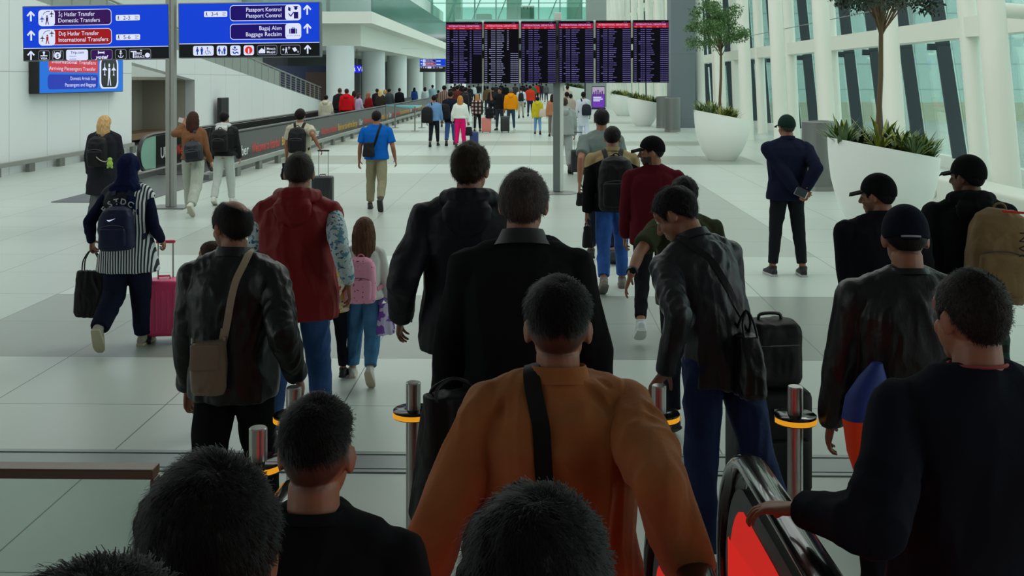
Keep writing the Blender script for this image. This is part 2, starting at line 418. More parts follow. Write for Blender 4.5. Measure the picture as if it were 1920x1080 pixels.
# right facade -------------------------------------------------------
LEAN = 0.2
def lean_col(X, y, r, top=15.5, lean=LEAN):
    b = MB(); b.tube([(0, 0, 0), (0, lean * top, top)], r, 24); b.lathe([(r + 0.03, 0), (r + 0.03, 0.05)], 24)
    o = struct('column', b, COLW, True); o.location = (X, y, 0)
for k in range(-1, 21): lean_col(7.8, 17.2 + 5.2 * k, 0.225)
for k in range(-1, 15): lean_col(9.4, 22 + 5.2 * k, 0.2)
b = MB()
b.box((9.25, 6, 3.12), (9.75, 130, 3.55)); b.box((9.2, 6, 8.2), (9.7, 130, 8.6)); struct('beam', b, COLW)
for k in range(-1, 1):
    b = MB(); b.tube([(7.8, 17.2 + 5.2 * k + LEAN * 3.3, 3.4), (9.4, 17.2 + 5.2 * k + 1.1, 3.33)], 0.13, 12)
    o = struct('strut', b, COLW, True)
b = MB(); b.tube([(8.6, 10, 3.95), (8.6, 60, 3.95)], 0.012, 6); struct('tie_cable', b, STEELD)
ML = 0.38
finm = mat('mullion_dark', (44, 54, 62), 0.45)
b = MB()
for k in range(-6, 42):
    y0 = 26.2 + 2.6 * k - ML * 2.2
    x0, x1 = 10.15, 10.5; yy = 0.06
    V = [(x0, y0, 0.3), (x1, y0, 0.3), (x1, y0 + yy, 0.3), (x0, y0 + yy, 0.3)]
    V += [(p[0], p[1] + ML * 15, 15.3) for p in V]
    b.add(V, [(0, 3, 2, 1), (4, 5, 6, 7), (0, 1, 5, 4), (1, 2, 6, 5), (2, 3, 7, 6), (3, 0, 4, 7)])
    yc = y0 + ML * 2.75; b.box((9.95, yc, 2.95), (10.5, yc + 0.1, 3.12))
struct('window_frame', b, finm)
b = MB(); b.box((10.5, 4, 0.3), (10.53, 135, 15.5)); struct('window_1', b, glassmat('facade_glass', (232, 246, 243), 0.03, 0.02))
b = MB(); b.box((10.35, 4, 0), (10.6, 135, 0.3)); struct('window_sill', b, WHITE)
b = MB(); b.loft([((7.2, 14, 0.275), (0.3, 0, 0), (0, 0, 0.275), 8), ((7.2, 29.6, 0.275), (0.3, 0, 0), (0, 0, 0.275), 8), ((7.2, 30.1, 0.25), (0.22, 0, 0), (0, 0, 0.22), 4)], 24)
struct('plinth', b, mat('plinth_white', (214, 220, 208), 0.4), True)
b = MB(); b.tube([(6.88, 18.05, 0.28), (6.905, 18.05, 0.28)], 0.11, 24); o = obj('wall_outlet_cover', b, mat('cover_white', (198, 206, 196), 0.4), smooth=True); tag(o, 'round white cover set in the low white plinth beside the large planter', 'cover')
# outside building with a cream band
b = MB(); b.box((11.5, 66, 0.8), (70, 67, 16)); o = struct('building_outside', b, gridmat('outside_glass_wall', (222, 250, 246), 2.0, 0, 1.6, (0, 0, 0), 0.72, 0.09, 0.25))
b = MB(); b.box((11.5, 65, -0.45), (70, 66, 0.8)); struct('parapet_outside', b, gridmat('cream_tiles', (222, 226, 200), 1.0, 0, 0.6, (0, 0, 0), 0.85, 0.03, 0.6))
b = MB()
for k in range(5): b.box((14 + k * 7, 40, -0.35), (14.5 + k * 7, 40.5, 7)); 
struct('posts_outside', b, mat('outside_post', (200, 214, 212), 0.6))
# grey piers
a0 = on_y(1258, 238, 48); a1 = on_y(1304, 238, 48)
b = MB(); b.box((a0[0], 48, 0), (a1[0], 49.4, 15.5)); struct('pier', b, gridmat('pier_grey', (112, 122, 128), 0, 0, 3.0, (0, 0, 0.4), 0.8, 0.02, 0.55))
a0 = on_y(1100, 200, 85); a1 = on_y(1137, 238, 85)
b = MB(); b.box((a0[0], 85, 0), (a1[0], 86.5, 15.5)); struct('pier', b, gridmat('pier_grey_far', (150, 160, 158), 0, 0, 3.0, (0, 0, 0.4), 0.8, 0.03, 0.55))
# ================================================================ moving walkway
WR, WL, WY0, WY1 = -7.24, -8.8, 22.9, 76.0
t = empty('moving_walkway', ((WR + WL) / 2, WY0, 0)); tag(t, 'long moving walkway with dark balustrade carrying coloured lettering', 'moving walkway')
wx = (WR - WL) / 2; wlen = WY1 - WY0
b = MB(); b.box((-wx + 0.14, 0.9, 0.0), (wx - 0.14, wlen - 0.9, 0.02)); obj('tread_belt', b, mat('belt_dark', (30, 31, 33), 0.6, 0.3), t)
for q0, q1 in ((-4.4, 0.9), (wlen - 0.9, wlen + 1.2)):
    b = MB(); b.box((-wx + 0.14, q0, 0.0), (wx + 0.2, q1, 0.012)); obj('entry_plate', b, mat('entry_plate_dark', (84, 88, 88), 0.4, 0.5), t)
panel_m = mat('walkway_panel_dark', (66, 68, 70), 0.35)
for s, nm in ((1, 'balustrade'), (-1, 'balustrade')):
    X = s * wx
    b = MB()
    n = 10; pts = [(X, 1.2, 0.12), (X, 0.7, 0.14)] + [(X, 0.62 - 0.5 * math.sin(a) * 1.0, 0.52 - 0.40 * math.cos(a)) for a in np.linspace(0.3, PI - 0.25, n)] + [(X, 1.0, 0.945)]
    pts += [(X, wlen - 1.0, 0.945)] + [(X, wlen - 0.62 + 0.5 * math.sin(a), 0.52 + 0.40 * math.cos(a)) for a in np.linspace(0.25, PI - 0.3, n)] + [(X, wlen - 1.2, 0.12)]
    b.tube(pts, 0.05, 10, flat=0.7); bal = empty('balustrade', (0, 0, 0)); bal.parent = t
    obj('handrail', b, RUB, bal, True)
    b = MB(); b.box((X - 0.03, 1.15, 0.14), (X + 0.03, wlen - 1.1, 0.9)); obj('panel', b, panel_m if s > 0 else mat('walkway_panel_black', (16, 17, 19), 0.35), bal)
    b = MB(); b.zloft([(0, 0.001, 0.001)] * 2) if False else None
    prof = [(1.15, 0.14), (0.66, 0.16)] + [(0.64 - 0.46 * math.sin(a), 0.52 - 0.36 * math.cos(a)) for a in np.linspace(0.35, PI - 0.25, 9)] + [(1.15, 0.9)]
    slab_yz(b, X - 0.012, X + 0.012, prof); obj('end_glass', b, mat('pale_green_glass', (150, 196, 176), 0.15), bal)
    b = MB(); b.box((X - 0.12, -0.2, 0), (X + 0.12, wlen + 0.2, 0.13)); obj('skirt', b, STEELD, bal, bevel=0.01)
    b = MB(); b.box((X - 0.09, 0.2, 0.13), (X + 0.09, wlen - 0.2, 0.145)); obj('deck_strip', b, mat('bright_strip', (200, 204, 200), 0.3, 0.4), bal)
# ---------------------------------------------------------------- text and flat artwork
_tc = {}
FONT = bpy.data.curves.new('f', 'FONT').font
def text_vf(s, bold=0.0, shear=0.0, spacing=1.0):
    key = (s, bold, shear, spacing)
    if key in _tc: return _tc[key]
    cu = bpy.data.curves.new('txt', 'FONT'); cu.body = s; cu.size = 1; cu.resolution_u = 3; cu.offset = bold; cu.shear = shear; cu.space_character = spacing
    o = bpy.data.objects.new('txt', cu); bpy.context.scene.collection.objects.link(o)
    me = bpy.data.meshes.new_from_object(o.evaluated_get(bpy.context.evaluated_depsgraph_get()))
    V = np.array([v.co[:] for v in me.vertices]) if len(me.vertices) else np.zeros((0, 3)); Fc = [tuple(p.vertices) for p in me.polygons]
    bpy.data.objects.remove(o); bpy.data.meshes.remove(me)
    _tc[key] = (V, Fc); return V, Fc
class Art(MB):
    "flat artwork in x,y (metres) lifted by layers along z"
    def __init__(s): super().__init__(); s.mats = []
    def m(s, mt):
        if mt not in s.mats: s.mats.append(mt)
        s.mi = s.mats.index(mt); return s
    def poly(s, pts, mt, l=1): s.m(mt); return s.add([(x, y, l * 0.0015) for x, y in pts], [tuple(range(len(pts)))])
    def rect(s, x0, y0, x1, y1, mt, l=1): return s.poly([(x0, y0), (x1, y0), (x1, y1), (x0, y1)], mt, l)
    def rr(s, x0, y0, x1, y1, r, mt, l=1, cr=(1, 1, 1, 1)):
        pts = []
        for (cx, cy, a0, q) in ((x1, y0, -90, cr[0]), (x1, y1, 0, cr[1]), (x0, y1, 90, cr[2]), (x0, y0, 180, cr[3])):
            rr = r * q if q else 0.0001
            ox = cx - rr if cx == x1 else cx + rr; oy = cy - rr if cy == y1 else cy + rr
            for k in range(7):
                a = rad(a0 + 15 * k); pts.append((ox + rr * math.cos(a), oy + rr * math.sin(a)))
        return s.poly(pts, mt, l)
    def circ(s, x, y, r, mt, l=1, n=24, ry=None): return s.poly([(x + r * math.cos(2 * PI * k / n), y + (ry or r) * math.sin(2 * PI * k / n)) for k in range(n)], mt, l)
    def line(s, pts, w_, mt, l=1):
        s.m(mt)
        for (x0, y0), (x1, y1) in zip(pts[:-1], pts[1:]):
            dx, dy = x1 - x0, y1 - y0; q = math.hypot(dx, dy) or 1; nx, ny = -dy / q * w_ / 2, dx / q * w_ / 2
            s.add([(x0 + nx, y0 + ny, l * 0.0015), (x0 - nx, y0 - ny, l * 0.0015), (x1 - nx, y1 - ny, l * 0.0015), (x1 + nx, y1 + ny, l * 0.0015)], [(0, 1, 2, 3)])
        return s
    def text(s, st, x, y, size, mt, l=2, al='l', width=None, bold=0.0, shear=0.0, rz=0.0):
        V, Fc = text_vf(st, bold, shear)
        if not len(V): return s
        s.m(mt); V = V.copy(); x0, x1 = V[:, 0].min(), V[:, 0].max(); k = size; kx = k if width is None else width / (x1 - x0)
        V[:, 0] = (V[:, 0] - x0) * kx; V[:, 1] *= k; W = V[:, 0].max()
        V[:, 0] -= {'l': 0, 'c': W / 2, 'r': W}[al]
        c, sn = math.cos(rz), math.sin(rz); V2 = V.copy(); V2[:, 0] = c * V[:, 0] - sn * V[:, 1] + x; V2[:, 1] = sn * V[:, 0] + c * V[:, 1] + y; V2[:, 2] = l * 0.0015
        return s.add(V2, Fc)
    def arrow(s, x, y, h, mt, l=2, up=True):
        q = h; w_ = h * 0.17
        s.line([(x, y), (x, y + q * 0.95)], w_, mt, l); s.line([(x - q * .36, y + q * .52), (x, y + q * .93)], w_, mt, l); s.line([(x + q * .36, y + q * .52), (x, y + q * .93)], w_, mt, l)
        return s.poly([(x - w_ * .5, y + q * .86), (x + w_ * .5, y + q * .86), (x, y + q * 1.02)], mt, l)
    def plane(s, x, y, q, mt, l=3):
        s.poly([(x - .06 * q, y - .5 * q), (x + .06 * q, y - .5 * q), (x + .06 * q, y + .4 * q), (x, y + .55 * q), (x - .06 * q, y + .4 * q)], mt, l)
        s.poly([(x - .5 * q, y - .08 * q), (x + .5 * q, y - .08 * q), (x + .06 * q, y + .18 * q), (x - .06 * q, y + .18 * q)], mt, l)
        return s.poly([(x - .2 * q, y - .5 * q), (x + .2 * q, y - .5 * q), (x, y - .33 * q)], mt, l)
    def man(s, x, y, q, mt, l=3):
        s.circ(x, y + .42 * q, .09 * q, mt, l, 12)
        s.poly([(x - .12 * q, y + .3 * q), (x + .13 * q, y + .3 * q), (x + .1 * q, y - .1 * q), (x - .12 * q, y - .1 * q)], mt, l)
        s.poly([(x - .12 * q, y - .1 * q), (x, y - .1 * q), (x - .1 * q, y - .5 * q), (x - .2 * q, y - .5 * q)], mt, l)
        return s.poly([(x, y - .1 * q), (x + .1 * q, y - .1 * q), (x + .22 * q, y - .5 * q), (x + .12 * q, y - .5 * q)], mt, l)
    def standing(s, x, y, q, mt, l=3, skirt=False):
        s.circ(x, y + .42 * q, .085 * q, mt, l, 12)
        if skirt: s.poly([(x - .1 * q, y + .3 * q), (x + .1 * q, y + .3 * q), (x + .2 * q, y - .1 * q), (x - .2 * q, y - .1 * q)], mt, l); s.rect(x - .07 * q, y - .5 * q, x + .07 * q, y - .1 * q, mt, l)
        else: s.rect(x - .16 * q, y - .08 * q, x + .16 * q, y + .3 * q, mt, l); s.rect(x - .11 * q, y - .5 * q, x + .11 * q, y - .08 * q, mt, l)
        return s
    def build(s, name, parent, T=None):
        V = s.verts()
        me = mesh_np(name, V, s.Fc, False, s.mats, s.M)
        o = link(name, me, parent)
        if T is not None: o.matrix_local = Matrix([list(r) for r in T])
        return o
def em(name, c, e=0.85): return mat(name, c, 0.4, emit=e, spec=0.1)
# walkway lettering (on the corridor side of both balustrades)
RED = mat('red_lettering', (232, 74, 66), 0.5); YEL = mat('yellow_lettering', (240, 180, 60), 0.5); WHT = mat('white_lettering', (236, 236, 236), 0.5)
R_ = np.array([[0, 0, 1], [1, 0, 0], [0, 1, 0]], float)   # text x -> +Y, text y -> +Z, normal -> +X
def wt(s_, y0, y1, mt, z=0.33, X=wx + 0.032):
    a = Art(); a.text(s_, y0 - WY0, z, 0.36, mt, 1, 'l', y1 - y0, bold=0.012); a.build('lettering', t, T4(R_, (X, 0, 0)))
wt('Uber', 25.2, 26.2, WHT); wt('Welcome to Istanbul', 26.5, 29.4, RED); wt('Book your taxi with the Uber app.', 29.7, 33.7, YEL)
y = 34.0
while y < 73:
    wt('Uber', y, y + .9, WHT); wt('Welcome to Istanbul', y + 1.2, y + 4.0, RED)
    if y + 8.5 < 74.5: wt('Book your taxi with the Uber app.', y + 4.3, y + 8.5, YEL)
    y += 8.9
for q in range(4):
    y = 24.3 + q * 8.9; wt('Uber', y, y + .8, WHT, .36, -wx + .032); wt('Welcome to Istanbul', y + 1.0, y + 3.9, RED, .36, -wx + .032); wt('Book your taxi with the Uber app.', y + 4.3, y + 8.3, YEL, .36, -wx + .032)
a = Art(); a.rect(74.9 - WY0 - 1.6, 0.16, 74.9 - WY0 - 0.9, 0.88, RED, 1); a.build('red_end_panel', t, T4(R_, (wx + 0.032, 0, 0)))
# ================================================================ overhead signs on poles
BLUE = em('sign_blue', (20, 66, 214), 0.8); SW = em('sign_white', (214, 220, 246), 0.9); SBLK = mat('sign_black', (10, 11, 14), 0.3); PUR = em('sign_purple', (58, 24, 92), 0.7); SRED = em('sign_red', (158, 26, 30), 0.8); NAV = em('sign_navy', (34, 20, 110), 0.7)
SR2 = em('sign_bright_red', (222, 44, 36), 0.9); SBL2 = em('icon_blue', (30, 70, 170), 0.7); GRYL = em('sign_grey', (150, 155, 170), 0.6)
SY = float(G(318, 390)[1])
def sign_frame(t, w_, h_):
    b = MB(); b.box((-w_ / 2, 0, -h_ / 2), (w_ / 2, 0.16, h_ / 2)); obj('housing', b, mat('sign_housing', (110, 116, 116), 0.45, 0.4), t, bevel=0.015)
Rf = np.array([[1, 0, 0], [0, 0, -1], [0, 1, 0]], float)  # x -> X, y -> Z, normal -> -Y
def panel_pics(a, W, Hh, left=True):
    k = W / 276.0   # metres per photo pixel
    def X(px): return (px) * k - W / 2
    def Y(py): return Hh / 2 - py * k
    bar = 80 * k
    a.rect(-W / 2 + .02, -Hh / 2 + .02, W / 2 - .02, Hh / 2 - .02, BLUE, 1)
    a.rect(-W / 2 + .02, -Hh / 2 + .02, W / 2 - .02, Hh / 2 - bar, SBLK, 2); a.rect(-W / 2 + .02, Hh / 2 - bar, W / 2 - .02, Hh / 2 - bar + .012, SW, 3)
    def cell(x0, x1, mt, outline=True, fill=None, y0=83.5, y1=102.5):
        a.rr(X(x0), Y(y1), X(x1), Y(y0), 4 * k, SW if not outline else GRYL, 3)
        if outline: a.rr(X(x0 + .8), Y(y1 - .8), X(x1 - .8), Y(y0 + .8), 3.6 * k, fill or SBLK, 4)
    if left:
        for (yy, mt, l1, l2, tm, pm) in ((8, PUR, 'İç Hatlar Transfer', 'Domestic Transfers', '2-3', PUR), (44, SRED, 'Dış Hatlar Transfer', 'International Transfers', '5-6', SRED)):
            a.rr(X(32), Y(yy + 30), X(168), Y(yy), 7 * k, SW, 3); a.rr(X(34), Y(yy + 29), X(167), Y(yy + 1), 6.5 * k, mt, 4)
            a.rr(X(31), Y(yy + 30.5), X(62), Y(yy - .3), 7 * k, SW, 5)
            a.plane(X(38), Y(yy + 17), 11 * k, SBL2 if yy < 20 else mat('icon_dark', (40, 30, 60), .5), 7); a.plane(X(56), Y(yy + 8), 11 * k, mat('icon_dark', (40, 30, 60), .5), 7); a.man(X(47.5), Y(yy + 19), 17 * k, pm, 7)
            a.line([(X(40), Y(yy + 9)), (X(43), Y(yy + 5)), (X(48), Y(yy + 3)), (X(53), Y(yy + 3))], 1.0 * k, mat('icon_dark', (40, 30, 60), .5), 7)
            a.text(l1, X(69), Y(yy + 12.5), 11 * k, SW, 6, width=(68 if yy < 20 else 75) * k, bold=.004); a.text(l2, X(68.5), Y(yy + 24), 11 * k, SW, 6, width=(78 if yy < 20 else 93) * k, bold=.004)
            a.arrow(X(17), Y(yy + 21), 19 * k, SW, 6)
            a.rr(X(176), Y(yy + 22.5), X(221), Y(yy + 12), 2 * k, SW, 3); a.man(X(181), Y(yy + 17.3), 8 * k, SBLK, 5); a.text(tm, X(190), Y(yy + 21), 10.5 * k, SBLK, 5)
            a.text('Dak', X(212), Y(yy + 16.8), 4.2 * k, SBLK, 5); a.text('Min', X(212), Y(yy + 21), 4.2 * k, SBLK, 5)
        a.arrow(X(16), Y(101), 17 * k, SW, 5)
        cell(30, 51, None); a.circ(X(40.5), Y(87.5), 2.2 * k, SW, 6); a.rect(X(39.3), Y(93.5), X(41.7), Y(88), SW, 6); a.rect(X(34), Y(94.5), X(47), Y(92.5), SW, 6); a.text('VISA', X(34.3), Y(100.5), 6.2 * k, SW, 6, width=12.5 * k, bold=.02)
        cell(56, 77, None); a.circ(X(66), Y(93.5), 6.3 * k, SW, 6); a.text('$', X(66), Y(97), 9 * k, SBLK, 7, 'c', bold=.02); a.line([(X(61), Y(86)), (X(58.5), Y(91)), (X(59), Y(97))], 1 * k, SW, 6); a.text('€', X(72), Y(89.5), 6 * k, SW, 6, 'c')
        a.rr(X(82), Y(103), X(123), Y(83), 4 * k, SW, 3); a.text('Trip.com', X(90.5), Y(90.5), 7 * k, NAV, 5, width=25 * k, bold=.01); a.line([(X(88), Y(100.5)), (X(101), Y(100.5))], 1 * k, BLUE, 5); a.line([(X(88), Y(95)), (X(101), Y(95))], .6 * k, BLUE, 5)
        cell(128, 169, None, True, PUR); a.rect(X(142), Y(90.5), X(154), Y(88), SW, 6); a.rect(X(142), Y(92), X(143.3), Y(85.8), SW, 6); a.rect(X(152.7), Y(92), X(154), Y(87), SW, 6); a.text('yotel', X(136), Y(100.5), 9 * k, SW, 6, width=25 * k, shear=.3, bold=.03)
        cell(174, 195, None); a.circ(X(184.5), Y(87.5), 1.7 * k, SW, 6); a.rect(X(183.9), Y(99), X(185.1), Y(88), SW, 6); a.rect(X(181.5), Y(91.5), X(187.5), Y(90.3), SW, 6); a.line([(X(179.5), Y(95)), (X(181.5), Y(98.3)), (X(184.5), Y(99.5)), (X(187.5), Y(98.3)), (X(189.5), Y(95))], 1.1 * k, SW, 6)
        cell(200, 241, None); a.text('T', X(203), Y(99.8), 18 * k, SW, 6, bold=.02); a.text('ERKS', X(211), Y(94), 6 * k, SW, 6, bold=.02); a.text('ERRACE', X(211), Y(100), 6 * k, SW, 6, width=18 * k, bold=.02); a.circ(X(234.5), Y(95.5), 4.6 * k, SW, 6); a.poly([(X(220), Y(87.5)), (X(225), Y(87.5)), (X(222.5), Y(84.8))], SW, 6)
    else:
        for (yy, mt, l1, l2) in ((6, NAV, 'Pasaport Kontrol', 'Passport Control'), (42, NAV, 'Bagaj Alım', 'Baggage Reclaim')):
            a.rr(X(101), Y(yy + 30.5), X(238), Y(yy), 7 * k, SW, 3); a.rr(X(102), Y(yy + 29.5), X(237), Y(yy + 1), 6.5 * k, mt, 4); a.rr(X(208), Y(yy + 30.5), X(239), Y(yy - .3), 7 * k, SW, 5)
            a.text(l1, X(201), Y(yy + 12.5), 11 * k, SW, 6, 'r', width=(68 if yy < 20 else 43) * k, bold=.004); a.text(l2, X(201), Y(yy + 24), 11 * k, SW, 6, 'r', width=(68 if yy < 20 else 69) * k, bold=.004); a.arrow(X(251), Y(yy + 20), 19 * k, SW, 6)
        a.rr(X(51), Y(28), X(96), Y(17), 2 * k, SW, 3); a.man(X(56), Y(22.5), 8 * k, SBLK, 5); a.text('3-4', X(65), Y(26), 10.5 * k, SBLK, 5); a.text('Dak', X(87), Y(21.8), 4.2 * k, SBLK, 5); a.text('Min', X(87), Y(26), 4.2 * k, SBLK, 5)
        a.circ(X(229), Y(13), 3.2 * k, NAV, 7); a.rect(X(224.5), Y(11), X(233.5), Y(9), NAV, 7); a.rect(X(225), Y(33), X(233.5), Y(20), NAV, 7); a.line([(X(225), Y(20.5)), (X(219), Y(28.5)), (X(215), Y(23))], 2 * k, NAV, 7); a.poly([(X(214.5), Y(10)), (X(219), Y(12.5)), (X(218.5), Y(19)), (X(214), Y(17))], NAV, 7)
        a.rect(X(219), Y(62), X(228), Y(52), NAV, 7); a.rect(X(216), Y(62), X(218), Y(52.5), NAV, 7); a.rect(X(229), Y(62), X(231), Y(52.5), NAV, 7); a.line([(X(221.5), Y(52)), (X(221.5), Y(50)), (X(225.5), Y(50)), (X(225.5), Y(52))], 1 * k, NAV, 7)
        for q in range(8): a.circ(X(212 + q * 3.3), Y(66), .7 * k, NAV, 7, 8)
        cell(29, 69, None, False); a.standing(X(37.5), Y(93), 15 * k, SBL2, 6, True); a.standing(X(46), Y(93), 15 * k, SBL2, 6); a.circ(X(57), Y(87.5), 1.4 * k, SBL2, 6); a.line([(X(57), Y(88)), (X(57), Y(94)), (X(61), Y(94)), (X(63), Y(99))], 1.1 * k, SBL2, 6); a.line([(X(54.5), Y(92)), (X(52.5), Y(96)), (X(55), Y(99.5)), (X(58.5), Y(99)), (X(60), Y(96.5))], .9 * k, SBL2, 6)
        cell(75, 95, None, False); a.standing(X(80), Y(93), 14 * k, SBL2, 6, True); a.standing(X(90), Y(93), 14 * k, SBL2, 6); a.standing(X(85.3), Y(96.5), 7 * k, SBL2, 6)
        cell(101, 121, None, False); a.circ(X(110), Y(87.5), 2.2 * k, SBL2, 6); a.line([(X(105), Y(90)), (X(111), Y(93)), (X(115), Y(90))], 1.8 * k, SBL2, 6); a.line([(X(106), Y(95)), (X(109), Y(99.5)), (X(114), Y(96)), (X(117), Y(99))], 2.2 * k, SBL2, 6)
        cell(127, 147, None, False); a.circ(X(137), Y(93), 7.2 * k, SR2, 6); a.text('i', X(137), Y(98.5), 13 * k, SW, 7, 'c', bold=.05)
        cell(153, 192, None); a.poly([(X(156), Y(99)), (X(168.5), Y(99)), (X(168.5), Y(93)), (X(165), Y(91)), (X(162), Y(89)), (X(159), Y(92)), (X(156), Y(95))], SW, 6); a.rect(X(167.3), Y(99), X(168.8), Y(86.5), SW, 6); a.text('Mescit', X(172), Y(92.5), 6.6 * k, SW, 6, bold=.01); a.text('Masjid', X(172), Y(99), 6.6 * k, SW, 6, bold=.01)
        cell(198, 237, None); a.man(X(209.5), Y(94), 12 * k, SW, 6); a.plane(X(204), Y(92), 6 * k, SW, 6); a.plane(X(215), Y(89), 6 * k, SW, 6); a.poly([(X(221), Y(90)), (X(227), Y(88)), (X(231), Y(94)), (X(225), Y(97))], SW, 6); a.circ(X(232.5), Y(97), 2 * k, GRYL, 6)
        a.arrow(X(251), Y(101), 17 * k, SW, 5)
def hung_sign(px0, py0, px1, py1, Y, left, label, roll=0.0, depth_parts=True, nm='direction_sign'):
    p = on_y(px0, py0, Y); q = on_y(px1, py1, Y); W = q[0] - p[0]; Hh = p[2] - q[2]
    t = empty(nm, ((p[0] + q[0]) / 2, Y, (p[2] + q[2]) / 2)); t.rotation_euler = (0, -roll, 0); tag(t, label, 'sign')
    sign_frame(t, W, Hh); a = Art(); panel_pics(a, W, Hh, left); a.build('screen', t, T4(Rf, (0, -0.004, 0))); return t
hung_sign(42, 9, 318, 113, SY, True, 'blue illuminated sign for domestic and international transfers on the tall pole', rad(0.9))
hung_sign(334, 4, 601, 108, SY, False, 'blue illuminated sign for passport control and baggage reclaim right of the tall pole', rad(0.6))
t = empty('sign_pole', G(318, 390)); tag(t, 'tall square metal pole carrying the two blue transfer signs', 'pole')
b = MB(); b.box((-0.075, 0.0, 0.02), (0.0, 0.15, 4.6)); b.box((0.01, 0.0, 0.02), (0.075, 0.15, 4.6)); obj('post', b, ALU, t, bevel=0.008)
b = MB(); b.box((-0.012, 0.03, 0.02), (0.022, 0.12, 4.6)); obj('groove', b, DARKP, t)
b = MB(); b.box((-0.3, -0.2, 0), (0.3, 0.35, 0.02)); obj('base_plate', b, STEELD, t)
# far repeat of the left sign
t = hung_sign(787, 110, 836, 135, 78, True, 'small distant blue transfers sign hanging left of the departure boards', 0)
b = MB(); b.box((-0.04, 0.05, 0.4), (0.04, 0.1, 1.3)); b.box((-2.6, 0.05, 1.24), (0.04, 0.1, 1.28)); obj('hanger', b, mz, t)
# Vi sign between the first columns
p = on_y(660, 122, 64); q = on_y(678, 137, 64)
t = empty('small_blue_sign', ((p[0] + q[0]) / 2, 64, (p[2] + q[2]) / 2)); tag(t, 'small blue illuminated sign with white letters between the first two grey columns', 'sign')
W = q[0] - p[0]; Hh = p[2] - q[2]; b = MB(); b.box((-W / 2, 0, -Hh / 2), (W / 2, .15, Hh / 2)); obj('housing', b, NAV, t)
b = MB(); b.box((-0.02, .05, Hh / 2), (0.02, .09, Hh / 2 + 1.0)); b.box((W * .3, .05, -Hh / 2 - 2.2), (W * .3 + .04, .09, -Hh / 2)); obj('hanger', b, STEELD, t)
a = Art(); a.rect(-W / 2 + .02, -Hh / 2 + .02, W / 2 - .02, Hh / 2 - .02, em('vi_blue', (42, 44, 214), .9), 1); a.text('Vi', .02, -.14, .42, SW, 3); a.circ(-.15, .04, .05, SW, 3, 10); a.poly([(-.22, -.13), (-.08, -.13), (-.11, 0), (-.19, 0)], SW, 3); a.build('screen', t, T4(Rf, (0, -.004, 0)))
# wall mounted screen on the left wall (faces the hall)
y0 = on_x(63, WX + 0.25); y1 = on_x(224, WX + .25); yb = 2.2 - 27 * y0 / 1950; 
t = empty('wall_screen', (WX + 0.02, y0, 0)); tag(t, 'large wall screen with red and blue route bands behind the left hanging sign', 'screen')
Ly = y1 - y0; b = MB(); b.box((0, 0, 1.86), (0.24, Ly, 2.86)); obj('housing', b, BLK, t, bevel=.01)
a = Art(); W = Ly
a.rect(.03, 1.88, W - .03, 2.84, em('screen_blue', (36, 112, 214), .85), 1); a.rr(.5, 2.4, W * .66, 2.8, .12, em('screen_red', (200, 64, 76), .85), 2, (0, 1, 1, 1)); a.rr(.45, 1.97, W * .66, 2.34, .12, em('screen_navy', (40, 62, 178), .8), 2)
a.rr(W * .68, 1.96, W * .93, 2.82, .2, SW, 2); a.rr(W * .7, 2.0, W * .91, 2.8, .18, SBLK, 3)
a.man(W * .805, 2.35, .62, SW, 5); a.plane(W * .745, 2.5, .34, SW, 5); a.plane(W * .865, 2.5, .34, SW, 5)
a.text('International Transfers', W * .13, 2.62, .13, SW, 4, width=W * .5); a.text('Arriving Passengers Transfer', W * .1, 2.45, .13, SW, 4, width=W * .53)
a.text('Domestic Arrivals Gate', W * .33, 2.2, .13, SW, 4, width=W * .3); a.text('Passengers and Baggage', W * .27, 2.03, .13, SW, 4, width=W * .36)
a.build('display', t, T4(R_, (0.242, 0, 0)))
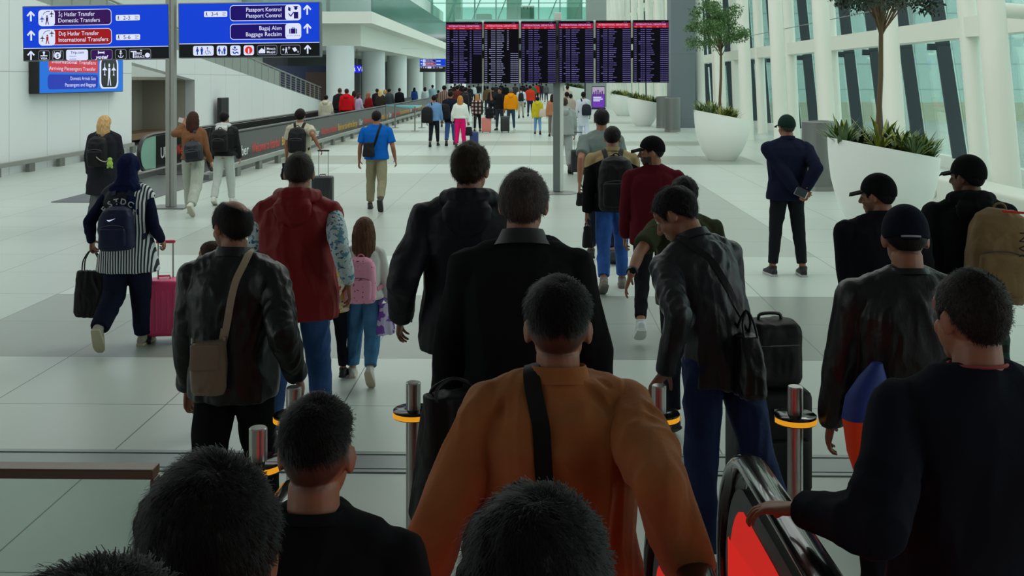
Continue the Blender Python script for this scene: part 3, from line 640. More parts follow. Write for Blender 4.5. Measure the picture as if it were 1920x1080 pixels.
# ================================================================ departure boards
BY = float(G(1046, 362)[1])
LP = em('row_lilac', (102, 92, 160), .8); LW = em('row_white', (150, 152, 190), .75); HR = em('header_red', (196, 28, 50), .7); HM = em('header_magenta', (150, 26, 84), .65)
BS = em('screen_black', (9, 8, 18), .5)
pxs = [(836, 904), (907, 973), (977, 1043), (1047, 1113), (1117, 1183), (1187, 1254)]
words = ['first board from the left', 'second board from the left, with the brightest rows', 'third board, left of the central pole', 'fourth board, just right of the central pole', 'fifth board, second from the right end', 'rightmost board']
for i, (x0, x1) in enumerate(pxs):
    rnd = random.Random(i + 5)
    p = on_y(x0, 41 - i * .7, BY - .06); q = on_y(x1, 157 - i * .4, BY - .06); W = q[0] - p[0]; Hh = p[2] - q[2]
    t = empty('departure_board', ((p[0] + q[0]) / 2, BY - .06, (p[2] + q[2]) / 2))
    tag(t, 'tall black departures screen, ' + words[i], 'screen', 'departure boards on the central pole')
    b = MB(); b.box((-W / 2, 0, -Hh / 2), (W / 2, .09, Hh / 2)); obj('housing', b, BLK, t, bevel=.006)
    a = Art(); w2 = W / 2 - .012; a.rect(-w2, -Hh / 2 + .015, w2, Hh / 2 - .015, BS, 1)
    hm = HR if i in (1, 4) else HM; top = Hh / 2 - .05
    a.rect(-w2, top - .085, w2, top, hm, 2); a.rect(-w2, top - .098, w2, top - .062, HR, 3)
    a.text('INTERNATIONAL DEPARTURES', 0, top - .052, .05, em('header_text', (236, 150, 190), .8), 4, 'c', width=W * .84, bold=.02)
    for (cx_, s_) in ((-.46, 'Time'), (-.3, 'Flight'), (-.12, 'Destination'), (.16, 'Gate'), (.33, 'Remark')): a.text(s_, cx_ * W, top - .09, .022, em('header_text2', (240, 190, 200), .8), 5)
    a.text('12:30', W * .3, top + .006, .03, LP, 3)
    m_ = LW if i == 1 else LP
    for r in range(26):
        y = top - .125 - r * .0402; hh = .0125
        a.rect(-.47 * W, y - hh, -.40 * W, y, m_, 3)
        a.rect(-.29 * W + (0 if rnd.random() < .8 else -.04), y - hh, -.245 * W, y, m_, 3); a.rect(-.235 * W, y - hh, -.17 * W, y, m_, 3)
        L_ = rnd.uniform(.10, .24) * W; a.rect(-.13 * W, y - hh, -.13 * W + L_ * .55, y, m_, 3); a.rect(-.13 * W + L_ * .6, y - hh, -.13 * W + L_, y, m_, 3)
        if i in (0, 1): 
            if i == 0 or r < 10: a.rect(.16 * W, y - hh, .21 * W, y, m_, 3)
        if (i == 0 and r < 12) or (i == 1 and r >= 11) or i > 1:
            a.rect(.26 * W, y - hh * .9, .35 * W, y, m_, 3); a.rect(.355 * W, y - hh * .9, .4 * W, y, m_, 3); a.rect(.405 * W, y - hh * .9, .48 * W, y, m_, 3)
    a.build('screen_rows', t, T4(Rf, (0, -.003, 0)))
pc = G(1047, 362)
t = empty('board_pole', pc); tag(t, 'tall metal pole on a round base plate holding the six departure boards', 'pole')
b = MB(); b.box((-.1, 0.05, .02), (.03, .19, 3.36)); obj('post', b, mat('pole_grey', (104, 112, 110), .5, .4), t, bevel=.01)
b = MB(); b.box((.03, .05, .02), (.1, .19, 3.36)); b.box((-.08, .06, 3.36), (.06, .18, 3.52)); obj('post_strip', b, mat('pole_light', (196, 202, 194), .5, .2), t, bevel=.01)
b = MB(); b.lathe([(.36, 0), (.36, .012), (.34, .018)], 36); obj('base_plate', b, STEELD, t, True)
b = MB(); xl = on_y(838, 100, BY)[0] - pc[0]; xr = on_y(1252, 100, BY)[0] - pc[0]
for z in (2.62, 2.9): b.box((xl, .035, z), (xr, .05, z + .16))
obj('cross_arm', b, BLK, t)
for x0 in (905.5, 975, 1115, 1185):  # white strips painted as the bright background showing through the gaps
    b = MB(); X = on_y(x0, 100, BY)[0] - pc[0]; b.box((X - .03, .0, 3.02), (X + .03, .03, 3.36)); obj('upright', b, mat('gap_background_white', (236, 240, 234), .5), t); b = MB(); b.box((X - .03, .0, 2.14), (X + .03, .03, 2.6)); obj('upright', b, mat('gap_background_white', (236, 240, 234), .5), t)
# lone pole and far signs
b = MB(); b.lathe([(.06, 0), (.06, 3.2)], 12); o = obj('far_pole', b, mat('pole_light', (196, 202, 194), .5, .2)); o.location = tuple(G(905, 207)); tag(o, 'thin pale pole standing below the gap of the first two boards', 'pole')
b = MB(); b.lathe([(.07, 0), (.07, 4.2)], 12); o = obj('far_pole', b, DARKP); o.location = tuple(G(1097, 203)); tag(o, 'thick dark post beside the purple advertising totem', 'pole')
t = empty('advertising_totem', G(1122, 205)); tag(t, 'upright purple advertising totem among the white planters on the right', 'totem')
b = MB(); b.box((-.5, 0, .1), (.5, .18, 1.72)); obj('housing', b, BLK, t)
b = MB(); b.box((-.55, -.1, 0), (.55, .3, .1)); obj('foot', b, BLK, t)
a = Art(); a.rect(-.46, .14, .46, 1.68, em('ad_purple', (112, 62, 176), .8), 1); a.rect(-.46, 1.15, .46, 1.68, em('ad_photo', (172, 160, 186), .8), 2)
for k in range(5): a.rect(-.4 + k * .16, 1.0, -.3 + k * .16, 1.3 + (k * 7 % 3) * .08, em('ad_figures', (92, 60, 120), .7), 3)
for k, ww in enumerate((.6, .7, .5)): a.rect(-.38, .86 - k * .13, -.38 + ww, .94 - k * .13, SW, 3)
a.build('poster', t, T4(Rf, (0, -.004, 0)))
# ================================================================ bins
def bin_(px, py, r, h, label):
    t = empty('steel_bin', G(px, py)); tag(t, label, 'bin', 'stainless steel bins on the right')
    b = MB(); b.lathe([(r, .1), (r, h - .02), (r - .02, h)], 40); obj('body', b, STEELD, t, True)
    b = MB(); b.lathe([(r + .015, 0), (r + .015, .09), (r, .1)], 40); obj('base_ring', b, STEEL, t, True)
    b = MB(); b.lathe([(r * .62, h), (r * .62, h + .006)], 30); obj('opening', b, BLK, t)
bin_(1535, 356, .33, 1.38, 'tall brushed steel drum bin left of the large planter'); bin_(1261, 247, .33, 1.45, 'steel drum bin in front of the grey pier, right one of the pair'); bin_(1243, 240, .3, 1.45, 'steel drum bin half hidden behind its neighbour before the grey pier')
# ================================================================ planters
soil = mat('soil', (46, 38, 30), .9, bump=(40, .6, 4)); potm = mat('white_pot', (240, 243, 238), .35)
leafm = [mat('leaf_dark', (70, 98, 48), .42, var=.4, vscale=7), mat('leaf_olive', (140, 150, 62), .42, var=.4, vscale=7)]
def strap_leaf(mb, base, az, L, w_, lean, droop, rng):
    d = np.array([math.cos(az), math.sin(az), 0]); sd = np.array([-d[1], d[0], 0]); pts = []; p = np.array(base, float); a = lean
    for k in range(6):
        t_ = k / 5; ww = w_ * math.sin(PI * min(1, t_ * .85 + .15)) ** .8 if t_ < 1 else .001
        up = np.array([0, 0, 1]) * math.cos(a) + d * math.sin(a); nn = d * math.cos(a) - np.array([0, 0, 1]) * math.sin(a)
        pts.append((p + sd * ww, p - nn * ww * .25, p - sd * ww)); p = p + up * L / 5; a += droop / 5
    V = [q for r in pts for q in r]; Fc = []
    for k in range(5):
        for j in (0, 1): Fc.append((k * 3 + j, k * 3 + j + 1, k * 3 + j + 4, k * 3 + j + 3))
    mb.add(V, Fc)
plant_me = []
for v in range(4):
    rng = random.Random(v); b = MB()
    for k in range(22): strap_leaf(b, (rng.uniform(-.03, .03), rng.uniform(-.03, .03), -.03), rng.uniform(0, 2 * PI), rng.uniform(.2, .42), rng.uniform(.016, .028), rng.uniform(.1, .9), rng.uniform(.2, 1.0), rng)
    plant_me.append(mesh_np('strap_plant', b.verts(), b.Fc, True, [leafm[v % 2]]))
def pot_pt(t_, a, s=1.0):
    rp = np.interp(t_, [0, .08, .2, .4, .6, .8, 1], [.36, .44, .54, .655, .725, .76, .775])
    x = math.cos(a) * rp * s; y = math.sin(a) * rp * .9 * s
    return x, y, t_ * (1.235 - .187 * x / 1.0 * t_)
def planter(px, py, label, plantlabel, tree=None, seed=0, sc_=1.0):
    g = G(px, py); t = empty('planter', g); tag(t, label, 'planter', 'white boat shaped planters')
    t.scale = (sc_,) * 3
    b = MB(); n = 48; V = []; Fc = []; ts = [0, .04, .1, .2, .32, .45, .6, .75, .88, .97, 1.0]
    for t_ in ts: V += [pot_pt(t_, 2 * PI * j / n) for j in range(n)]
    for t_ in (1.0, .93): V += [(x, y, z) for x, y, z in (pot_pt(t_, 2 * PI * j / n, .955) for j in range(n))]
    k = len(ts) + 2
    for i in range(k - 1):
        for j in range(n): Fc.append((i * n + j, i * n + (j + 1) % n, (i + 1) * n + (j + 1) % n, (i + 1) * n + j))
    Fc.append(tuple(range(n))[::-1]); b.add(V, Fc); obj('pot', b, potm, t, True)
    b = MB(); V = [pot_pt(.94, 2 * PI * j / n, .95) for j in range(n)]; b.add(V, [tuple(range(n))]); obj('soil', b, soil, t)
    rng = random.Random(seed + 3)
    for k in range(26):
        a = rng.uniform(0, 2 * PI); q = math.sqrt(rng.uniform(.05, .95)) * .92; x, y, _z = pot_pt(.94, a, q)
        z = .94 * (1.235 - .187 * x * .94)
        o = link('strap_leaf_plant', plant_me[rng.randrange(4)], None); s_ = rng.uniform(.95, 1.4) * sc_
        if k == 0 and seed == 1: s_ = 1.7
        o.location = (g[0] + x * sc_, g[1] + y * sc_, z * sc_); o.rotation_euler = (rng.uniform(-.15, .15), rng.uniform(-.15, .15), rng.uniform(0, 6)); o.scale = (s_,) * 3
        tag(o, plantlabel, 'plant', plantlabel.replace('green', 'plants: green'))
    if tree: make_tree(g, tree, seed)
barkm = mat('bark', (98, 80, 56), .8, bump=(30, .5, 4), stretch=(1, 1, .2)); tleaf = mat('tree_leaf', (78, 116, 58), .5, var=.5, vscale=6); tleaf2 = mat('tree_leaf_dark', (44, 62, 46), .5, var=.5, vscale=6)
def make_tree(g, label, seed):
    rng = random.Random(seed * 11 + 2); nr = np.random.RandomState(seed + 1)
    t = empty('potted_tree', (g[0] - .05, g[1], 1.16)); tag(t, label, 'tree', 'slender trees in the planters')
    b = MB(); tp = np.array([.02, 0, 1.95]); b.tube([(0, 0, -.1), (-.01, .01, .5), (.015, 0, 1.1), tp], [.05, .038, .036, .03], 12)
    cl = []
    for k in range(34):
        a = rng.uniform(0, 2 * PI); e = rng.uniform(-.45, 1.35); r = rng.uniform(.4, .9)
        c = np.array([math.cos(a) * math.cos(e) * r * 1.02, math.sin(a) * math.cos(e) * r, 2.3 + math.sin(e) * r * 1.0])
        cl.append(c); m1 = tp + (c - tp) * .5 + np.array([0, 0, .1]); b.tube([tp - np.array([0, 0, rng.uniform(0, .3)]), m1, c], [.013, .009, .003], 6)
    b.tube([tp, tp + np.array([.03, 0, .9])], [.03, .01], 8)
    obj('trunk', b, barkm, t, True)
    b = MB(); V = []; Fc = []
    for c in cl:
        n = 210; R = rng.uniform(.2, .28)
        for q in range(n):
            d = nr.normal(size=3); d /= np.linalg.norm(d); p = c + d * R * nr.rand() ** .5 * np.array([1, 1, .8])
            ax = nrm(nr.normal(size=3) + np.array([0, 0, -.8])); sd = nrm(np.cross(ax, nr.normal(size=3))); L = .075 * nr.uniform(.7, 1.2); w_ = L * .22; nn = np.cross(ax, sd)
            i = len(V); V += [p, p + ax * L * .45 + sd * w_, p + ax * L, p + ax * L * .45 - sd * w_, p + ax * L * .5 + nn * w_ * .4]
            Fc += [(i, i + 1, i + 4), (i + 1, i + 2, i + 4), (i + 2, i + 3, i + 4), (i + 3, i, i + 4)]
    b.add(V, Fc); obj('foliage', b, tleaf if seed != 1 else tleaf2, t)
planter(1354, 300, 'white planter with a small leafy tree, middle distance before the grey pier', 'green strap leaved plant in the middle planter with the smaller looking tree', 'slender leafy tree standing in the middle distance white planter', 2)
planter(1656, 438, 'largest nearest white planter behind the men in black caps', 'green strap leaved plant in the nearest large planter', 'slender dark leafy tree in the nearest white planter, crown cut by the frame', 1)
planter(1206, 236, 'white planter without tree below the rightmost departure board', 'green strap leaved plant in the planter under the rightmost board', None, 4)
planter(1168, 217, 'distant white planter partly hidden by the planter under the rightmost board', 'green strap leaved plant in the second farthest planter', None, 5)
planter(1078, 196, 'farthest white planter beside the dark post', 'green strap leaved plant in the farthest planter', None, 6, 1.25)
# ================================================================ belt barrier
t = empty('queue_barrier', G(760, 245)); tag(t, 'silver queue posts joined by pale turquoise belts beside the moving walkway', 'barrier')
cyan = mat('turquoise_belt', (130, 205, 215), .6); g0 = G(760, 245)
pp = [G(724, 237) - g0, G(741, 240) - g0, G(778, 246) - g0, G(791, 240) - g0]
for q in pp:
    b = MB(); b.lathe([(.17, 0), (.17, .02), (.03, .04), (.03, 1.0), (.04, 1.0), (.04, 1.06)], 18); o = obj('barrier_post', b, STEEL, t, True); o.location = tuple(q)
b = MB()
for q0, q1 in ((0, 2), (1, 3), (0, 1), (2, 3)):
    A = pp[q0]; B = pp[q1]; n_ = nrm(np.cross(B - A, (0, 0, 1))) * .004
    b.add([A + n_ + (0, 0, .98), B + n_ + (0, 0, .98), B + n_ + (0, 0, 1.05), A + n_ + (0, 0, 1.05), A - n_ + (0, 0, .98), B - n_ + (0, 0, .98), B - n_ + (0, 0, 1.05), A - n_ + (0, 0, 1.05)], [(0, 1, 2, 3), (7, 6, 5, 4), (0, 4, 5, 1), (3, 2, 6, 7)])
obj('belt', b, cyan, t)
t = empty('queue_barrier', G(900, 196)); tag(t, 'far turquoise belt between two posts behind the woman in plaid', 'barrier')
b = MB()
for x in (-1.0, 1.0): b.lathe([(.16, 0), (.16, .02), (.03, .04), (.03, 1.0)], 12, c=(x, 0))
obj('barrier_post', b, STEEL, t, True); b = MB(); b.box((-1, -.005, .93), (1, .005, 1.0)); obj('belt', b, cyan, t)
# ================================================================ escalator end, newels, gate posts, glass balustrade
REDP = mat('newel_red', (226, 52, 44), 0.95, emit=.6, spec=0.0)
def newel(X, ynose, label, ncut=-1.5):
    t = empty('escalator_newel', (X, ynose - .45, 0)); tag(t, label, 'escalator handrail')
    pts = []
    # loop: from below, round the nose, back along the top toward the photographer
    cz = .56; ry = .45; rz = .41
    pts += [(0, -ynose + .2 + .45, .1)] if False else [(0, -1.1, .14), (0, -.25, .14)]
    pts += [(0, ry * math.sin(a) , cz - rz * math.cos(a)) for a in np.linspace(.35, PI - .2, 14)]
    pts += [(0, -.35, .985), (0, -.8, 1.0), (0, -1.3, 1.03), (0, -1.9, 1.16), (0, -2.6, 1.5), (0, -3.4, 1.96)]
    b = MB(); b.tube(pts, .048, 14, flat=.6, up=(0, -.3, 1)); obj('handrail', b, mat('handrail_rubber', (18, 20, 19), .18, coat=.6), t, True)
    b = MB(); q = [(y, z) for _, y, z in pts]
    def inset(y, z, k): return (y - (k if y > 0 else 0) * (y / .45), z - (k if z > .56 else -k * .6))
    b = MB(); poly = [inset(y, z, .075) for y, z in q]; poly2 = [(-3.4, .5)]
    slab_yz(b, -.03, .03, poly[1:] + [(-3.4, 1.1), (-2.4, .5), (-1.6, .18)]); obj('inner_frame', b, BLK, t)
    b = MB(); poly = [inset(y, z, .14) for y, z in q]
    slab_yz(b, -.034, .034, poly[1:] + [(-3.38, 1.3), (-2.4, .6), (-1.6, .25)]); obj('red_panel', b, REDP, t)
    b = MB(); b.box((-.13, -2.2, 0), (.13, .3, .13)); obj('skirt', b, STEELD, t, bevel=.015)
newel(.70, 3.72, 'black escalator handrail with glowing red side panel under the hand on the right'); newel(.40, 3.35, 'black escalator handrail with red panel below the brown jacket right sleeve'); newel(-.72, 3.5, 'black escalator handrail with red panel between the two nearest dark heads')
b = MB(); b.box((-.6, .9, 0.0), (.24, 3.4, .012)); struct('landing_plate', b, STEELD)
def gate_post(px, py, d, h, label, gr='steel gate posts with black discs'):
    t = empty('gate_post', GX(px, d)); tag(t, label, 'post', gr)
    b = MB(); b.lathe([(.031, .0), (.031, h - .004), (.027, h)], 28); obj('post', b, mat('polished_steel', (190, 188, 184), .28, .85), t, True)
    zt = h - .115; b = MB(); b.lathe([(.082, zt - .03), (.084, zt - .028), (.084, zt), (.08, zt + .003)], 40); obj('disc', b, mat('gloss_black_disc', (16, 17, 18), .12), t, True)
    b = MB(); n = 26; R0 = .0855; V = []; Fc = []
    for k in range(n + 1):
        a = -PI * .95 + k / n * PI * .9; 
        for r_, z in ((R0, zt - .026), (R0, zt - .006)): V.append((r_ * math.cos(a), r_ * math.sin(a), z))
    for k in range(n): Fc.append((2 * k, 2 * k + 2, 2 * k + 3, 2 * k + 1))
    b.add(V, Fc); obj('amber_light', b, em('amber', (232, 158, 34), .8), t)
    b = MB(); b.lathe([(.07, 0), (.07, .012)], 24); obj('base', b, STEEL, t, True)
def zt(py, d): return H - (py - CY) * d / F
gate_post(775, 716, 4.35, zt(716, 4.35), 'steel gate post with amber ringed disc left of the brown jacket'); gate_post(1236, 722, 4.35, zt(722, 4.35), 'steel gate post gripped by the man in leather jacket'); gate_post(1491, 724, 4.2, zt(724, 4.2), 'steel gate post standing free before the black suitcase')
gate_post(484, 801, 3.6, zt(801, 3.6), 'steel gate post rising just left of the faded haircut head'); gate_post(551, 725, 4.35, zt(725, 4.35), 'steel gate post mostly hidden behind the faded haircut head')
# glass balustrade bottom left
t = empty('glass_balustrade', (-1.15, 2.9, 0)); tag(t, 'glass balustrade with bronze top rail at the bottom left corner', 'balustrade')
p = P(283, 890, 2.88); b = MB(); x1 = p[0] + 1.15; zt_ = p[2]
b.box((-3.0, -.03, zt_ - .02), (x1, .03, zt_ + .008)); b.box((x1 - .008, -.03, 0.02), (x1 + .004, .02, zt_ - .02)); obj('rail', b, mat('bronze_rail', (96, 78, 66), .35, .6), t, bevel=.004)
b = MB(); b.box((-3.0, -.006, .05), (x1 - .01, .006, zt_ - .02)); obj('glass_pane', b, glassmat('pane_glass', (236, 243, 240), .04, .02), t)
b = MB(); b.box((-3.0, -.04, 0), (x1, .04, .05)); obj('foot_rail', b, STEELD, t)
# ================================================================ people
SK = {'l': (184, 130, 104), 'm': (148, 96, 72), 'd': (108, 68, 50)}
def skinmat(tone, dark=(34, 26, 24)):
    key = ('skin', tone, dark)
    if key in _mc: return _mc[key]
    m = bpy.data.materials.new('skin'); m.use_nodes = True; nt = m.node_tree; b = nt.nodes['Principled BSDF']
    at = nt.nodes.new('ShaderNodeAttribute'); at.attribute_name = 'stubble'
    mx = nt.nodes.new('ShaderNodeMix'); mx.data_type = 'RGBA'; mx.inputs[6].default_value = lin(SK[tone]); mx.inputs[7].default_value = lin(dark)
    nt.links.new(at.outputs['Fac'], mx.inputs[0]); nt.links.new(mx.outputs[2], b.inputs['Base Color'])
    b.inputs['Roughness'].default_value = 0.5; b.inputs['Subsurface Weight'].default_value = 0.08; b.inputs['Subsurface Radius'].default_value = (0.02, 0.008, 0.004)
    _mc[key] = m; return m
def cloth(c, kind='fabric'):
    if kind == 'leather': return mat('leather', c, 0.4, spec=0.38, bump=(30, 0.4, 4), stretch=(1, 1, .5))
    if kind == 'denim': return mat('denim', c, 0.85, var=0.3, vscale=7, bump=(60, 0.25, 3), spec=0.2)
    if kind == 'nylon': return mat('nylon', c, 0.55, bump=(16, 0.3, 3), spec=0.2)
    if kind == 'suede': return mat('suede', c, 0.92, var=0.12, vscale=9, bump=(40, 0.2, 3), sheen=0.15, spec=0.1)
    if max(c) < 32: c = tuple(x * 1.5 for x in c)
    return mat('fabric', c, 0.92, bump=(14, 0.35, 4), spec=0.08)
def hairmat(c): return mat('hair', c, 0.6, var=0.35, vscale=60, bump=(140, 0.5, 3), stretch=(1, 1, .25), spec=0.15)
_fl = {}
def patterned(name, base, spots, scale=30, thr=0.55):
    key = ('pat', name)
    if key in _mc: return _mc[key]
    m = bpy.data.materials.new(name); m.use_nodes = True; nt = m.node_tree; N = nt.nodes; L = nt.links; b = N['Principled BSDF']; b.inputs['Roughness'].default_value = .85
    tc = N.new('ShaderNodeTexCoord'); cur = None
    col = None
    for i, (c, s, th) in enumerate(spots):
        n = N.new('ShaderNodeTexNoise'); n.inputs['Scale'].default_value = s; n.inputs['Detail'].default_value = 2
        mp = N.new('ShaderNodeMapping'); mp.inputs['Location'].default_value = (i * 3.1, i, 0); L.new(tc.outputs['Object'], mp.inputs[0]); L.new(mp.outputs[0], n.inputs['Vector'])
        g = N.new('ShaderNodeMath'); g.operation = 'GREATER_THAN'; L.new(n.outputs['Fac'], g.inputs[0]); g.inputs[1].default_value = th
        mx = N.new('ShaderNodeMix'); mx.data_type = 'RGBA'; L.new(g.outputs[0], mx.inputs[0]); mx.inputs[7].default_value = lin(c)
        if col is None: mx.inputs[6].default_value = lin(base)
        else: L.new(col, mx.inputs[6])
        col = mx.outputs[2]
    L.new(col, b.inputs['Base Color']); _mc[key] = m; return m
def striped(name, c1, c2, sx, axis='X', plaid=None, ztop=None):
    key = ('str', name)
    if key in _mc: return _mc[key]
    m = bpy.data.materials.new(name); m.use_nodes = True; nt = m.node_tree; N = nt.nodes; L = nt.links; b = N['Principled BSDF']; b.inputs['Roughness'].default_value = .85
    tc = N.new('ShaderNodeTexCoord'); sp = N.new('ShaderNodeSeparateXYZ'); L.new(tc.outputs['Object'], sp.inputs[0])
    def st(ax):
        d = N.new('ShaderNodeMath'); d.operation = 'DIVIDE'; L.new(sp.outputs[ax], d.inputs[0]); d.inputs[1].default_value = sx
        f = N.new('ShaderNodeMath'); f.operation = 'FRACT'; L.new(d.outputs[0], f.inputs[0])
        g = N.new('ShaderNodeMath'); g.operation = 'GREATER_THAN'; L.new(f.outputs[0], g.inputs[0]); g.inputs[1].default_value = .5; return g.outputs[0]
    f = st(axis)
    mx = N.new('ShaderNodeMix'); mx.data_type = 'RGBA'; L.new(f, mx.inputs[0]); mx.inputs[6].default_value = lin(c1); mx.inputs[7].default_value = lin(c2); out = mx.outputs[2]
    if ztop:
        gz = N.new('ShaderNodeMath'); gz.operation = 'GREATER_THAN'; L.new(sp.outputs['Z'], gz.inputs[0]); gz.inputs[1].default_value = ztop
        gx = N.new('ShaderNodeMath'); gx.operation = 'LESS_THAN'; L.new(sp.outputs['X'], gx.inputs[0]); gx.inputs[1].default_value = .1
        mu = N.new('ShaderNodeMath'); mu.operation = 'MULTIPLY'; L.new(gz.outputs[0], mu.inputs[0]); L.new(gx.outputs[0], mu.inputs[1])
        m3 = N.new('ShaderNodeMix'); m3.data_type = 'RGBA'; L.new(mu.outputs[0], m3.inputs[0]); L.new(out, m3.inputs[6]); m3.inputs[7].default_value = lin(c1); out = m3.outputs[2]
    if plaid:
        g = st('Z'); m2 = N.new('ShaderNodeMix'); m2.data_type = 'RGBA'; L.new(g, m2.inputs[0]); L.new(out, m2.inputs[6]); m2.inputs[7].default_value = lin(plaid)
        m2.blend_type = 'MULTIPLY'; out = m2.outputs[2]
    L.new(out, b.inputs['Base Color']); _mc[key] = m; return m
# ---- head (local: origin at skull middle, y forward, z up)
SKC = np.array([0, -.012, .022]); SKR = np.array([.0765, .097, .094])
def head_parts(mb, T, face=True, child=False):
    mb.ell(SKC, SKR, T, 24, 16)
    mb.ell((0, .022, -.035), (.063, .068, .074), T, 18, 12)
    mb.ell((0, .052, -.086), (.034, .032, .03), T)
    mb.ell((0, .012, -.068), (.056, .05, .035), T)
    mb.ell((0, .066, .03), (.058, .022, .04), T)
    if face:
        mb.tube([(0, .086, .014), (0, .103, -.018), (0, .108, -.03)], [.008, .011, .0135], 10, T, rnd=True)
        for s in (-1, 1):
            mb.ell((s * .012, .097, -.034), (.009, .009, .008), T, 8, 6)
            mb.tube([(s * .012, .086, .026), (s * .04, .072, .024)], [.009, .008], 8, T, rnd=True)
            mb.ell((s * .034, .062, -.03), (.022, .02, .024), T, 10, 8)
        mb.tube([(-.018, .082, -.061), (0, .089, -.058), (.018, .082, -.061)], [.005, .0075, .005], 8, T, rnd=True)
        mb.tube([(-.015, .081, -.071), (0, .087, -.07), (.015, .081, -.071)], [.005, .008, .005], 8, T, rnd=True)
    for s in (-1, 1):
        R = rot((0, 0, 1), s * rad(-24)) @ rot((1, 0, 0), rad(-8))
        mb.ell((s * .081, -.012, -.006), (.0075, .017, .031), T, 14, 10, R)
        mb.ell((s * .077, -.002, -.022), (.008, .01, .014), T, 10, 8, R)
def zline(y):
    return np.interp(y, [-.11, -.085, -.06, -.035, -.015, .012, .03, .045, .055, .085, .1], [-.055, -.055, -.045, -.012, .012, .016, -.01, .03, .05, .066, .066])
def dirs(n=40, m=26):
    V = [];
    for i in range(m + 1):
        a = PI * i / m
        for j in range(n): b = 2 * PI * j / n; V.append((math.sin(a) * math.cos(b), math.sin(a) * math.sin(b), math.cos(a)))
    Fc = []
    for i in range(m):
        for j in range(n):
            j2 = (j + 1) % n; Fc.append((i * n + j, (i + 1) * n + j, (i + 1) * n + j2, i * n + j2))
    return np.array(V), Fc
def scalp_mask(p, drop=0.0, w=.014):
    m = np.clip((p[:, 2] - zline(p[:, 1]) + drop) / w, 0, 1); return m * m * (3 - 2 * m)
def hair_shell(style, thick, seed=0, n=56, m=38):
    D, Fc = dirs(n, m); p = SKC + D * SKR; msk = scalp_mask(p, .008)
    t_ = np.full(len(D), thick)
    if style in ('short', 'crop', 'fade', 'messy'):
        k = np.clip((p[:, 2] - .0) / .07, 0, 1)
        base = {'short': .5, 'crop': .6, 'fade': .0, 'messy': .6}[style]
        t_ = thick * (base + (1 - base) * k)
        if style == 'fade': msk = scalp_mask(p, -.045, .03) * (p[:, 2] > -.2)
    if style == 'bald':   # ring of hair with a bare crown
        d = np.hypot((p[:, 0] - .012) / .052, (p[:, 1] + .03) / .068); msk = msk * np.clip((d - .8) / .25 + (p[:, 2] < .06), 0, 1)
    if style == 'thin':
        d = np.hypot((p[:, 0] + .005) / .022, (p[:, 1] + .05) / .03); t_ = t_ * np.clip(d * .8, .25, 1)
    bump = {'messy': .006, 'short': .003, 'crop': .0015}.get(style, .0015)
    r = t_ * msk - .007 * (1 - msk) + bump * msk * (vnoise(p * 60 + seed * 5) + .6 * vnoise(p * 130 + seed))
    nn = D / SKR; nn /= np.linalg.norm(nn, axis=1)[:, None]
    return p + nn * r[:, None], Fc, p, msk, nn
def strands(P0, N0, whorl, L, wd, seed, count, lift=.1, jit=.25, fwd=0.0, T=None):
    rs = np.random.RandomState(seed); idx = rs.choice(len(P0), count); p = P0[idx] + rs.normal(scale=.0035, size=(count, 3)); n = N0[idx]
    v = p - np.array(whorl); v = v - n * np.sum(v * n, 1)[:, None]; v /= (np.linalg.norm(v, axis=1)[:, None] + 1e-6)
    sw = np.cross(n, v); v = v + sw * .5 + rs.normal(scale=jit, size=v.shape) + np.array([0, fwd, 0]); v = v - n * np.sum(v * n, 1)[:, None]; v /= (np.linalg.norm(v, axis=1)[:, None] + 1e-6)
    Ls = L * rs.uniform(.55, 1.15, count)[:, None]; sd = np.cross(n, v) * wd
    a = p - n * .003; b = p + (v * .5 + n * lift * .55) * Ls; c = p + (v * 1.0 + n * lift * .6 - np.array([0, 0, .12])) * Ls
    V = np.stack([a + sd, a - sd, b + sd * .8, b - sd * .8, c], 1).reshape(-1, 3)
    Fc = []
    for i in range(count): k = i * 5; Fc += [(k, k + 1, k + 3, k + 2), (k + 2, k + 3, k + 4)]
    return V, Fc
# ---- hands: local frame origin at wrist, x = towards thumb side, y = along fingers, z = back of the hand
def hand_parts(mb, T, curl=.35, side=1, s=1.0, spread=.1):
    "side=+1: thumb at +x"
    mb.loft([((0, -.02, 0), (.026, 0, 0), (0, 0, .019), 2.2), ((0, .01, 0), (.03, 0, 0), (0, 0, .017), 2.4), ((0, .05, 0), (.04, 0, 0), (0, 0, .0145), 2.6), ((0, .085, .001), (.041, 0, 0), (0, 0, .012), 2.6), ((0, .097, .001), (.036, 0, 0), (0, 0, .009), 2.4)], 16, T)
    for k, (x, L, r) in enumerate(((.031, .072, .0088), (.0105, .08, .009), (-.0105, .074, .0086), (-.031, .058, .0076))):
        p = np.array([x * side, .088 - abs(k - 1) * .004, 0.0]); a = curl * .5; pts = [p - (0, .02, 0), p]; sp = (1.3 - k) * spread * side
        for seg in (.45, .32, .23):
            d = np.array([math.sin(sp) * math.cos(a), math.cos(a) * math.cos(sp), -math.sin(a)]); p = p + d * L * seg; pts.append(p); a += curl * (1.05 + .06 * k)
        mb.tube(pts, [r, r, r * .95, r * .88, r * .78], 9, T, rnd=True)
    p = np.array([.022 * side, .012, -.004]); pts = [p]
    d = np.array([.78 * side, .6, -.22]); p = p + d * .034; pts.append(p); d = np.array([.45 * side, .82, -.3 - curl * .3]); p = p + nrm(d) * .032; pts.append(p); d = np.array([.2 * side, .9, -.4 - curl * .4]); p = p + nrm(d) * .026; pts.append(p)
    mb.tube(pts, [.0135, .0115, .0098, .0085], 9, T, rnd=True)
